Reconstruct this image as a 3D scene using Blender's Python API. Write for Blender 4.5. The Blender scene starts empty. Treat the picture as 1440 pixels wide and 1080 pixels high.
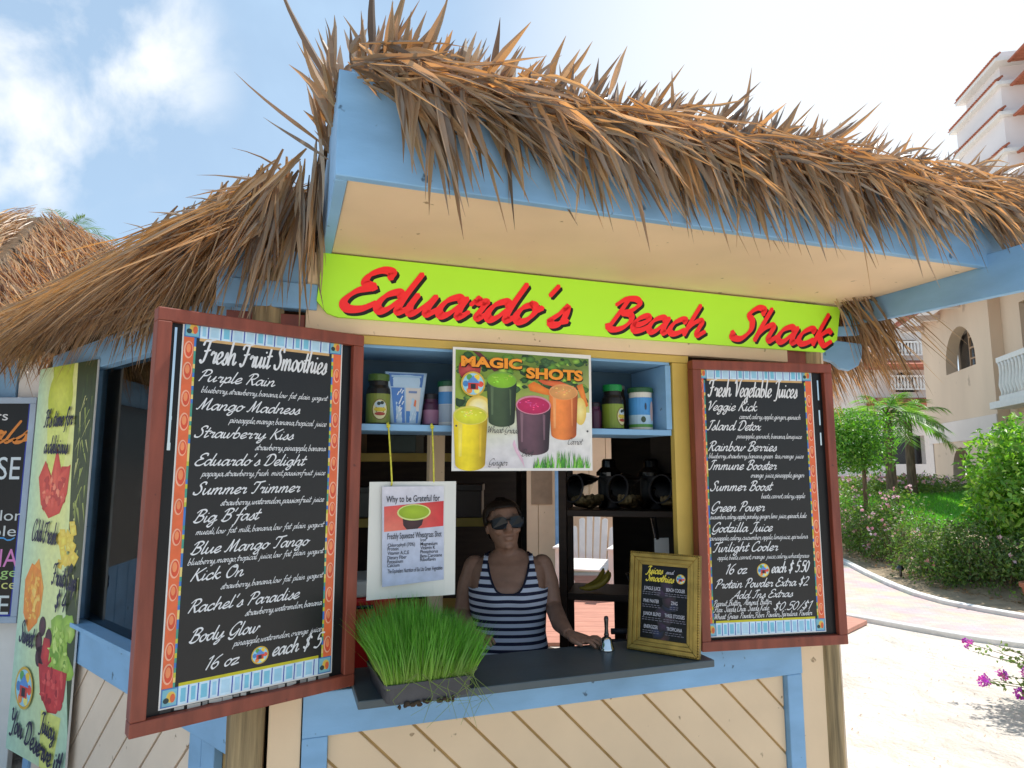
import bpy, math, random
from mathutils import Vector, Matrix, Euler
R = math.radians
SC = bpy.context.scene
COL = SC.collection
random.seed(7)

# ------------------------------------------------------------------ camera, sky, sun, exposure
cam_d = bpy.data.cameras.new('camera'); cam = bpy.data.objects.new('camera', cam_d); COL.objects.link(cam)
CAMZ, PITCH, FPX = 1.66, R(7.19), 909.0
cam.location = (0, 0, CAMZ); cam.rotation_euler = (R(90) + PITCH, 0, 0)
cam_d.sensor_width = 36; cam_d.lens = FPX / 1440 * 36; cam_d.clip_start = .05; cam_d.clip_end = 2000
SC.camera = cam

def at(px, py, Y):
    """world point seen at a photo pixel (1440 wide) at world depth Y (used for measuring far things)"""
    x, u = px - 720, 540 - py
    d = Vector((x, FPX * math.cos(PITCH) - u * math.sin(PITCH), FPX * math.sin(PITCH) + u * math.cos(PITCH)))
    return Vector((0, 0, CAMZ)) + d * (Y / d.y)

SUN_EL, SUN_AZ = R(63), R(68)            # azimuth measured from +Y towards +X
world = bpy.data.worlds.new("World"); SC.world = world; world.use_nodes = True
wn, wl = world.node_tree.nodes, world.node_tree.links
wn.clear()
def N(nodes, t, **kw):
    n = nodes.new(t)
    for k, v in kw.items(): setattr(n, k, v)
    return n
out = N(wn, 'ShaderNodeOutputWorld'); bg = N(wn, 'ShaderNodeBackground'); bg.inputs['Strength'].default_value = .1
sky = N(wn, 'ShaderNodeTexSky'); sky.sky_type = 'NISHITA'; sky.sun_disc = False
sky.sun_elevation = SUN_EL; sky.sun_rotation = SUN_AZ; sky.air_density = 1.0; sky.dust_density = .4; sky.ozone_density = 1.5
tc = N(wn, 'ShaderNodeTexCoord')
def wmath(op, a, b=None, c=None):
    n = N(wn, 'ShaderNodeMath', operation=op)
    for i, v in enumerate((a, b, c)):
        if v is None: continue
        if isinstance(v, (int, float)): n.inputs[i].default_value = v
        else: wl.new(v, n.inputs[i])
    return n.outputs[0]
def spot(px, py, inner, outer):
    d = (at(px, py, 1) - Vector((0, 0, CAMZ))).normalized()
    n = N(wn, 'ShaderNodeVectorMath', operation='DOT_PRODUCT'); wl.new(tc.outputs['Generated'], n.inputs[0]); n.inputs[1].default_value = d
    m = N(wn, 'ShaderNodeMapRange', interpolation_type='SMOOTHSTEP'); wl.new(n.outputs['Value'], m.inputs['Value'])
    m.inputs['From Min'].default_value = math.cos(R(outer)); m.inputs['From Max'].default_value = math.cos(R(inner))
    return m.outputs['Result']
def wnoise(scale, detail, lo, hi, off=(0, 0, 0), rough=.55):
    mp = N(wn, 'ShaderNodeMapping'); wl.new(tc.outputs['Generated'], mp.inputs['Vector']); mp.inputs['Location'].default_value = off
    n = N(wn, 'ShaderNodeTexNoise'); wl.new(mp.outputs['Vector'], n.inputs['Vector'])
    n.inputs['Scale'].default_value = scale; n.inputs['Detail'].default_value = detail; n.inputs['Roughness'].default_value = rough
    n.inputs['Distortion'].default_value = .25
    m = N(wn, 'ShaderNodeMapRange', interpolation_type='SMOOTHSTEP'); wl.new(n.outputs['Fac'], m.inputs['Value'])
    m.inputs['From Min'].default_value = lo; m.inputs['From Max'].default_value = hi
    return m.outputs['Result']
nz = wnoise(6, 7, .40, .70, (.3, .1, .8), .55); nz2 = wnoise(2.4, 5, .42, .75, (1.7, .4, .2))
s1 = spot(120, 60, 1, 11); s2 = spot(25, 190, 1, 7); s3 = spot(250, 70, 0, 5)
cl = wmath('MULTIPLY', wmath('MAXIMUM', wmath('MAXIMUM', s1, s2), wmath('MULTIPLY', s3, .6)), wmath('MULTIPLY_ADD', nz, 1.1, -.08))
glare = wmath('MULTIPLY', spot(1230, 60, 2, 33), 1.0)
right = wmath('MULTIPLY', spot(1230, 110, 2, 11), wmath('MULTIPLY_ADD', nz, .9, .1))
thin = wmath('MULTIPLY', nz2, .3)
hz = spot(-300, 500, 5, 50)
tot = wmath('MINIMUM', wmath('MAXIMUM', wmath('MAXIMUM', cl, wmath('MULTIPLY', glare, .8)), right), 1.0)
pale = N(wn, 'ShaderNodeMixRGB'); wl.new(wmath('MULTIPLY_ADD', thin, .5, .48), pale.inputs['Fac']); wl.new(sky.outputs['Color'], pale.inputs['Color1']); pale.inputs['Color2'].default_value = (5.4, 7.4, 9.4, 1)   # thin bright high haze
mix = N(wn, 'ShaderNodeMixRGB'); wl.new(tot, mix.inputs['Fac']); wl.new(pale.outputs['Color'], mix.inputs['Color1']); mix.inputs['Color2'].default_value = (8.2, 8.4, 8.6, 1)
wl.new(mix.outputs['Color'], bg.inputs['Color']); wl.new(bg.outputs['Background'], out.inputs['Surface'])

sun_d = bpy.data.lights.new('sun', 'SUN'); sun = bpy.data.objects.new('sun', sun_d); COL.objects.link(sun)
sun_d.energy = 4.4; sun_d.angle = R(.5); sun_d.color = (1, .96, .90)
sdir = Vector((math.sin(SUN_AZ) * math.cos(SUN_EL), math.cos(SUN_AZ) * math.cos(SUN_EL), math.sin(SUN_EL)))
sun.rotation_euler = (-sdir).to_track_quat('-Z', 'Y').to_euler(); sun.location = (0, 0, 30)
vs = SC.view_settings; vs.view_transform = 'Standard'; vs.look = 'None'; vs.gamma = 1; vs.exposure = 0.45; vs.use_curve_mapping = False
SC.cycles.max_bounces = 10; SC.cycles.diffuse_bounces = 5; SC.cycles.transparent_max_bounces = 16; SC.cycles.sample_clamp_indirect = 6

# ------------------------------------------------------------------ materials
def lin(c): return tuple(((v / 255) / 12.92 if v / 255 <= .04045 else ((v / 255 + .055) / 1.055) ** 2.4) for v in c)
def mat(name, base=(.5, .5, .5), rough=.6, var=.12, scale=6, stretch=(1, 1, 1), bump=.15, bscale=None, attr=False, spec=.4, metal=0, bdist=.004, speck=None, coat=0):
    m = bpy.data.materials.new(name); m.use_nodes = True
    n, l = m.node_tree.nodes, m.node_tree.links; p = n['Principled BSDF']
    p.inputs['Roughness'].default_value = rough; p.inputs['Metallic'].default_value = metal; p.inputs['Specular IOR Level'].default_value = spec
    p.inputs['Coat Weight'].default_value = coat
    t = N(n, 'ShaderNodeTexCoord'); mp = N(n, 'ShaderNodeMapping'); l.new(t.outputs['Object'], mp.inputs['Vector']); mp.inputs['Scale'].default_value = stretch
    nz = N(n, 'ShaderNodeTexNoise'); l.new(mp.outputs['Vector'], nz.inputs['Vector']); nz.inputs['Scale'].default_value = scale; nz.inputs['Detail'].default_value = 6
    r = N(n, 'ShaderNodeMapRange'); l.new(nz.outputs['Fac'], r.inputs['Value']); r.inputs['From Min'].default_value = .3; r.inputs['From Max'].default_value = .7
    r.inputs['To Min'].default_value = 1 - var; r.inputs['To Max'].default_value = 1 + var
    mul = N(n, 'ShaderNodeVectorMath', operation='SCALE'); l.new(r.outputs['Result'], mul.inputs['Scale'])
    if attr:
        a = N(n, 'ShaderNodeAttribute', attribute_name='Col'); l.new(a.outputs['Color'], mul.inputs[0])
    else: mul.inputs[0].default_value = base
    col = mul.outputs['Vector']
    if speck:                                       # small marks of their own: (colour, scale, threshold)
        v = N(n, 'ShaderNodeTexNoise'); l.new(t.outputs['Object'], v.inputs['Vector']); v.inputs['Scale'].default_value = speck[1]; v.inputs['Detail'].default_value = 3
        g = N(n, 'ShaderNodeMapRange'); l.new(v.outputs['Fac'], g.inputs['Value']); g.inputs['From Min'].default_value = speck[2]; g.inputs['From Max'].default_value = speck[2] + .04
        mx = N(n, 'ShaderNodeMixRGB'); l.new(g.outputs['Result'], mx.inputs['Fac']); l.new(col, mx.inputs['Color1']); mx.inputs['Color2'].default_value = (*speck[0], 1); col = mx.outputs['Color']
    l.new(col, p.inputs['Base Color'])
    if bump:
        b = N(n, 'ShaderNodeBump'); b.inputs['Strength'].default_value = bump; b.inputs['Distance'].default_value = bdist
        if bscale:
            n2 = N(n, 'ShaderNodeTexNoise'); l.new(mp.outputs['Vector'], n2.inputs['Vector']); n2.inputs['Scale'].default_value = bscale; n2.inputs['Detail'].default_value = 5
            l.new(n2.outputs['Fac'], b.inputs['Height'])
        else: l.new(nz.outputs['Fac'], b.inputs['Height'])
        l.new(b.outputs['Normal'], p.inputs['Normal'])
    return m
def leafmat(name, trans=(1, 1, 1), tw=.4, gloss=.5, rough=.45, tscale=1.6):
    """thin leaf: diffuse + light passing through, colour per blade"""
    m = bpy.data.materials.new(name); m.use_nodes = True
    n, l = m.node_tree.nodes, m.node_tree.links; p = n['Principled BSDF']; o = n['Material Output']
    a = N(n, 'ShaderNodeAttribute', attribute_name='Col')
    p.inputs['Roughness'].default_value = rough; p.inputs['Specular IOR Level'].default_value = gloss
    l.new(a.outputs['Color'], p.inputs['Base Color'])
    tr = N(n, 'ShaderNodeBsdfTranslucent'); mu = N(n, 'ShaderNodeVectorMath', operation='MULTIPLY'); l.new(a.outputs['Color'], mu.inputs[0]); mu.inputs[1].default_value = [c * tscale for c in trans]
    l.new(mu.outputs['Vector'], tr.inputs['Color'])
    mx = N(n, 'ShaderNodeMixShader'); mx.inputs['Fac'].default_value = tw; l.new(p.outputs['BSDF'], mx.inputs[1]); l.new(tr.outputs['BSDF'], mx.inputs[2]); l.new(mx.outputs['Shader'], o.inputs['Surface'])
    return m
def glassmat(name, tint=(.9, .93, .92), refl=.06):
    m = bpy.data.materials.new(name); m.use_nodes = True
    n, l = m.node_tree.nodes, m.node_tree.links; n.remove(n['Principled BSDF']); o = n['Material Output']
    t = N(n, 'ShaderNodeBsdfTransparent'); t.inputs['Color'].default_value = (*tint, 1); g = N(n, 'ShaderNodeBsdfGlossy'); g.inputs['Roughness'].default_value = .02
    f = N(n, 'ShaderNodeFresnel'); f.inputs['IOR'].default_value = 1.5
    nz = N(n, 'ShaderNodeTexNoise'); nz.inputs['Scale'].default_value = 1.5
    b = N(n, 'ShaderNodeBump'); b.inputs['Strength'].default_value = .03; l.new(nz.outputs['Fac'], b.inputs['Height']); l.new(b.outputs['Normal'], g.inputs['Normal'])
    mx = N(n, 'ShaderNodeMixShader'); l.new(f.outputs['Fac'], mx.inputs['Fac']); l.new(t.outputs['BSDF'], mx.inputs[1]); l.new(g.outputs['BSDF'], mx.inputs[2]); l.new(mx.outputs['Shader'], o.inputs['Surface'])
    return m
M = {}
M['blue'] = mat('blue paint', (.215, .405, .62), .5, .14, 4, (1, 1, 2.5), .2, 26, speck=((.07, .13, .20), 20, .70))
M['cream'] = mat('cream paint', (.76, .56, .36), .6, .07, 3, (1, 1, 1), .12, 50, speck=((.34, .23, .13), 22, .70))
M['pale'] = mat('pale cream paint', (.74, .60, .47), .6, .06, 4, (1, 1, 1), .12, 50, speck=((.35, .25, .16), 22, .71))
M['groove'] = mat('bare wood groove', (.44, .28, .11), .8, .2, 12)
M['yellow'] = mat('ochre paint', (.58, .40, .09), .55, .1, 6, bump=.1, bscale=40)
M['log'] = mat('weathered post wood', (.33, .24, .125), .85, .5, 5, (9, 9, .45), .9, 6, speck=((.12, .07, .03), 9, .68), bdist=.01)
M['redwood'] = mat('red brown stain', (.215, .050, .028), .45, .25, 5, (6, 6, 1), .2, 10, speck=((.12, .03, .02), 30, .72))
M['black'] = mat('black panel', (.010, .010, .011), .35, .15, 8, bump=.05, spec=.25)
M['poster'] = mat('printed black', (.008, .008, .009), .22, .1, 3, bump=.02, spec=.15)
M['letter'] = mat('white print', (.72, .72, .73), .4, .04, 9, bump=0)
M['art'] = mat('printed picture', attr=True, rough=.38, var=.10, scale=30, bump=0)
M['artflat'] = mat('sign print', attr=True, rough=.5, var=.02, scale=4, bump=0)
M['slate'] = mat('slate laminate', (.066, .086, .095), .38, .12, 9, bump=.1, bscale=60, speck=((.11, .12, .12), 40, .74))
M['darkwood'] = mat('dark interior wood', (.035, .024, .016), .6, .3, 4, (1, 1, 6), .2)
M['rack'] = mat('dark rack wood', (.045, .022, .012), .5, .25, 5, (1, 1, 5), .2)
M['thatch'] = leafmat('dry palm thatch', (1.12, .62, .24), .36, .6, .36, 2.1)
M['thatchbase'] = mat('thatch underside', (.12, .08, .045), .9, .4, 20, (1, 1, 6), .5)
M['leaf'] = leafmat('green leaf', (.9, 1.15, .35), .38, .5, .4, 1.9)
M['petal'] = leafmat('petal', (1, 1, 1), .3, .2, .6, 1.1)
M['bark'] = mat('bark', (.16, .11, .07), .9, .4, 8, (3, 3, .6), .6, bdist=.02)
M['skin'] = mat('tanned skin', (.32, .17, .112), .5, .14, 25, bump=.06, bscale=120)
M['hair'] = mat('dark hair', (.030, .018, .012), .42, .4, 30, (1, 1, 8), .5)
M['blackgloss'] = mat('black gloss', (.006, .006, .007), .1, .1, 5, bump=0, spec=.7)
M['trouser'] = mat('dark trousers', (.02, .022, .03), .8, .2, 40, bump=.2)
M['glass'] = glassmat('clear glass')
M['white'] = mat('white paint', (.74, .72, .68), .55, .06, 8, bump=.08, bscale=40)
M['hotel'] = mat('hotel render', (.62, .48, .35), .85, .16, .35, (1, 1, .35), bump=.2, bscale=8, speck=((.44, .33, .24), 1.3, .66))
M['hotelpale'] = mat('pale hotel render', (.68, .60, .54), .85, .06, .8, bump=.1, bscale=12)
M['tile'] = mat('terracotta roof tile', (.36, .11, .06), .75, .25, 3, bump=.3)
M['terracotta'] = mat('terracotta', (.42, .15, .08), .8, .2, 8, bump=.15)
M['darkglass'] = mat('dark opening', (.012, .011, .012), .2, .3, 2, bump=.02, spec=.5)
M['winwood'] = mat('window wood', (.36, .22, .12), .6, .2, 6, bump=.1)
M['cord'] = mat('yellow cord', (.62, .58, .06), .6, .25, 90, bump=.4, bscale=160)
M['plastic'] = mat('dark grey plastic', (.055, .055, .062), .45, .15, 20, bump=.15, bscale=60)
M['soil'] = mat('soil', (.05, .033, .02), .95, .4, 40, bump=.5)
M['gold'] = mat('antique gold', (.34, .23, .055), .42, .28, 18, bump=.2, bscale=50, metal=.65)
M['chrome'] = mat('polished nickel', (.62, .64, .66), .12, .08, 8, bump=.02, metal=1)
M['attr'] = mat('coloured plastic', attr=True, rough=.4, var=.06, scale=20, bump=.03)
M['deckred'] = mat('red stained deck', (.46, .22, .16), .7, .16, 5, (1, 6, 1), .2)
M['kerb'] = mat('white kerb', (.74, .73, .70), .8, .12, 9, bump=.3, bscale=30, speck=((.4, .37, .32), 12, .7))

def sandmat():
    m = mat('sand', (.67, .61, .535), .95, .13, 1.6, bump=0)
    n, l = m.node_tree.nodes, m.node_tree.links; p = n['Principled BSDF']; p.inputs['Specular IOR Level'].default_value = .1
    t = N(n, 'ShaderNodeTexCoord'); hs = []
    a = N(n, 'ShaderNodeTexNoise'); l.new(t.outputs['Object'], a.inputs['Vector']); a.inputs['Scale'].default_value = 5; a.inputs['Detail'].default_value = 8; a.inputs['Roughness'].default_value = .62
    v = N(n, 'ShaderNodeTexVoronoi', feature='SMOOTH_F1'); l.new(t.outputs['Object'], v.inputs['Vector']); v.inputs['Scale'].default_value = 2.6; v.inputs['Smoothness'].default_value = .6
    ad = N(n, 'ShaderNodeMath', operation='MULTIPLY_ADD'); l.new(v.outputs['Distance'], ad.inputs[0]); ad.inputs[1].default_value = .9; l.new(a.outputs['Fac'], ad.inputs[2])
    b = N(n, 'ShaderNodeBump'); b.inputs['Strength'].default_value = 1.0; b.inputs['Distance'].default_value = .10; l.new(ad.outputs[0], b.inputs['Height']); l.new(b.outputs['Normal'], p.inputs['Normal'])
    return m
M['sand'] = sandmat()
def brickmat(name, c1, c2, mortar, sx, bw=.5, bh=.25, off=.5, rot=0):
    m = bpy.data.materials.new(name); m.use_nodes = True
    n, l = m.node_tree.nodes, m.node_tree.links; p = n['Principled BSDF']; p.inputs['Roughness'].default_value = .85
    t = N(n, 'ShaderNodeTexCoord'); mp = N(n, 'ShaderNodeMapping'); l.new(t.outputs['Object'], mp.inputs['Vector']); mp.inputs['Rotation'].default_value = (0, 0, rot)
    b = N(n, 'ShaderNodeTexBrick'); l.new(mp.outputs['Vector'], b.inputs['Vector']); b.inputs['Scale'].default_value = sx
    b.inputs['Color1'].default_value = (*c1, 1); b.inputs['Color2'].default_value = (*c2, 1); b.inputs['Mortar'].default_value = (*mortar, 1); b.inputs['Mortar Size'].default_value = .018
    b.inputs['Brick Width'].default_value = bw; b.inputs['Row Height'].default_value = bh; b.offset = off
    nz = N(n, 'ShaderNodeTexNoise'); l.new(t.outputs['Object'], nz.inputs['Vector']); nz.inputs['Scale'].default_value = 3; nz.inputs['Detail'].default_value = 6
    mx = N(n, 'ShaderNodeMixRGB', blend_type='MULTIPLY'); mx.inputs['Fac'].default_value = .5; l.new(b.outputs['Color'], mx.inputs['Color1']); l.new(nz.outputs['Color'], mx.inputs['Color2'])
    ov = N(n, 'ShaderNodeVectorMath', operation='SCALE'); l.new(mx.outputs['Color'], ov.inputs[0]); ov.inputs['Scale'].default_value = 1.35
    l.new(ov.outputs['Vector'], p.inputs['Base Color'])
    bp = N(n, 'ShaderNodeBump'); bp.inputs['Strength'].default_value = .5; bp.inputs['Distance'].default_value = .006; l.new(b.outputs['Fac'], bp.inputs['Height']); bp.invert = True; l.new(bp.outputs['Normal'], p.inputs['Normal'])
    return m
M['brick'] = brickmat('paving brick', (.47, .385, .345), (.54, .45, .40), (.42, .36, .33), 5.2, .5, .25, .5, R(25))
def stripemat():
    m = mat('navy and white stripes', rough=.85, var=.06, scale=60, bump=.15, bscale=200)
    n, l = m.node_tree.nodes, m.node_tree.links; p = n['Principled BSDF']
    t = N(n, 'ShaderNodeTexCoord'); s = N(n, 'ShaderNodeSeparateXYZ'); l.new(t.outputs['Object'], s.inputs[0])
    md = N(n, 'ShaderNodeMath', operation='FRACT'); mu = N(n, 'ShaderNodeMath', operation='DIVIDE'); l.new(s.outputs['Z'], mu.inputs[0]); mu.inputs[1].default_value = .029; l.new(mu.outputs[0], md.inputs[0])
    gt = N(n, 'ShaderNodeMath', operation='GREATER_THAN'); l.new(md.outputs[0], gt.inputs[0]); gt.inputs[1].default_value = .46
    mx = N(n, 'ShaderNodeMixRGB'); l.new(gt.outputs[0], mx.inputs['Fac']); mx.inputs['Color1'].default_value = (.016, .017, .045, 1); mx.inputs['Color2'].default_value = (.62, .64, .74, 1)
    l.new(mx.outputs['Color'], p.inputs['Base Color']); return m
M['stripe'] = stripemat()

# ------------------------------------------------------------------ mesh helpers
class MB:
    def __init__(s): s.v = []; s.f = []; s.c = []; s.M = Matrix.Identity(4); s.col = (1, 1, 1); s.usecol = False
    def add(s, vs, fs, col=None):
        b = len(s.v); I = s.M
        s.v += [tuple(I @ Vector(p)) for p in vs]
        per = isinstance(col, list)
        for f in fs:
            s.f.append(tuple(b + i for i in f)); s.c.append([col[i] for i in f] if per else (col or s.col))
        return s
    def box(s, x0, x1, y0, y1, z0, z1, col=None):
        return s.add([(x0, y0, z0), (x1, y0, z0), (x1, y1, z0), (x0, y1, z0), (x0, y0, z1), (x1, y0, z1), (x1, y1, z1), (x0, y1, z1)],
                     [(3, 2, 1, 0), (4, 5, 6, 7), (0, 1, 5, 4), (1, 2, 6, 5), (2, 3, 7, 6), (3, 0, 4, 7)], col)
    def prism(s, pts, a, b, axis='y', col=None):
        """extrude a 2-D outline between a and b along an axis"""
        n = len(pts)
        g = {'y': lambda p, t: (p[0], t, p[1]), 'z': lambda p, t: (p[0], p[1], t), 'x': lambda p, t: (t, p[0], p[1])}[axis]
        vs = [g(p, a) for p in pts] + [g(p, b) for p in pts]
        fs = [tuple(range(n)), tuple(range(2 * n - 1, n - 1, -1))] + [(i, i + n, (i + 1) % n + n, (i + 1) % n) for i in range(n)]
        return s.add(vs, fs, col)
    def tube(s, pts, rad, seg=8, cap=True, col=None, squash=None):
        pts = [Vector(p) for p in pts]; rad = rad if isinstance(rad, (list, tuple)) else [rad] * len(pts)
        vs = []; up = None
        for i, p in enumerate(pts):
            d = (pts[min(i + 1, len(pts) - 1)] - pts[max(i - 1, 0)]).normalized()
            if up is None: up = d.orthogonal().normalized()
            up = (up - d * up.dot(d)).normalized(); sd = d.cross(up)
            for k in range(seg):
                a = 2 * math.pi * k / seg; vs.append(p + up * math.cos(a) * rad[i] + sd * math.sin(a) * rad[i])
        fs = [(i * seg + k, i * seg + (k + 1) % seg, (i + 1) * seg + (k + 1) % seg, (i + 1) * seg + k) for i in range(len(pts) - 1) for k in range(seg)]
        if cap: fs += [tuple(range(seg - 1, -1, -1)), tuple((len(pts) - 1) * seg + k for k in range(seg))]
        return s.add(vs, fs, col)
    def rings(s, rings, cap=True, col=None):
        n = len(rings[0]); vs = [p for r in rings for p in r]
        fs = [(i * n + k, i * n + (k + 1) % n, (i + 1) * n + (k + 1) % n, (i + 1) * n + k) for i in range(len(rings) - 1) for k in range(n)]
        if cap: fs += [tuple(range(n - 1, -1, -1)), tuple((len(rings) - 1) * n + k for k in range(n))]
        return s.add(vs, fs, col)
    def lathe(s, prof, seg=20, c=(0, 0, 0), col=None, cap=True):
        return s.rings([[(c[0] + r * math.cos(2 * math.pi * k / seg), c[1] + r * math.sin(2 * math.pi * k / seg), c[2] + z) for k in range(seg)] for r, z in prof], cap, col)
    def ball(s, c, r, seg=12, col=None):
        r = r if isinstance(r, (tuple, list)) else (r, r, r); n = seg // 2 + 1
        return s.rings([[(c[0] + r[0] * math.sin(t) * math.cos(2 * math.pi * k / seg), c[1] + r[1] * math.sin(t) * math.sin(2 * math.pi * k / seg), c[2] + r[2] * math.cos(t)) for k in range(seg)]
                        for t in [math.pi - .02 - (math.pi - .04) * i / n for i in range(n + 1)]], True, col)
    # flat printed shapes in the x-z plane, at depth y (layer k lies k*0.25 mm in front)
    def flat(s, pts, k, col):
        n = len(pts); y = -k * .00025
        return s.add([(p[0], y, p[1]) for p in pts], [tuple(range(n))], col)
    def fan(s, pts, k, c0, c1, centre=None):
        n = len(pts); y = -k * .00025
        cx = centre or (sum(p[0] for p in pts) / n, sum(p[1] for p in pts) / n)
        return s.add([(cx[0], y, cx[1])] + [(p[0], y, p[1]) for p in pts], [(0, i + 1, (i + 1) % n + 1) for i in range(n)], [c0] + [c1] * n)
    def build(s, name, m, parent=None, smooth=False, bevel=0, color=False, kind=None):
        me = bpy.data.meshes.new(name); me.from_pydata(s.v, [], s.f); me.materials.append(m)
        if color or s.usecol:
            a = me.color_attributes.new('Col', 'FLOAT_COLOR', 'CORNER'); buf = []
            for f, c in zip(s.f, s.c):
                if isinstance(c, list):
                    for q in c: buf += [q[0], q[1], q[2], 1]
                else: buf += [c[0], c[1], c[2], 1] * len(f)
            a.data.foreach_set('color', buf)
        if smooth: me.polygons.foreach_set('use_smooth', [True] * len(me.polygons))
        me.update()
        o = bpy.data.objects.new(name, me); COL.objects.link(o)
        if parent: o.parent = parent
        if bevel:
            b = o.modifiers.new('bevel', 'BEVEL'); b.width = bevel; b.segments = 2; b.limit_method = 'ANGLE'; b.angle_limit = R(40)
        if kind: o['kind'] = kind
        return o
def tag(o, label, cat, group=None, kind=None):
    if label: o['label'] = label
    if cat: o['category'] = cat
    if group: o['group'] = group
    if kind: o['kind'] = kind
    return o
def thing(name, label, cat, loc=(0, 0, 0), rotz=0, group=None):
    o = bpy.data.objects.new(name, None); COL.objects.link(o); o.empty_display_size = .1
    o.location = loc; o.rotation_euler = (0, 0, rotz); return tag(o, label, cat, group)
def circ(cx, cy, rx, ry=None, n=20, a0=0): return [(cx + rx * math.cos(2 * math.pi * k / n + a0), cy + (ry or rx) * math.sin(2 * math.pi * k / n + a0)) for k in range(n)]
def blob(cx, cy, rx, ry, n=18, j=.15, rng=random): return [(cx + rx * (1 + rng.uniform(-j, j)) * math.cos(2 * math.pi * k / n), cy + ry * (1 + rng.uniform(-j, j)) * math.sin(2 * math.pi * k / n)) for k in range(n)]
def C(r, g, b): return lin((r, g, b))

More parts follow.
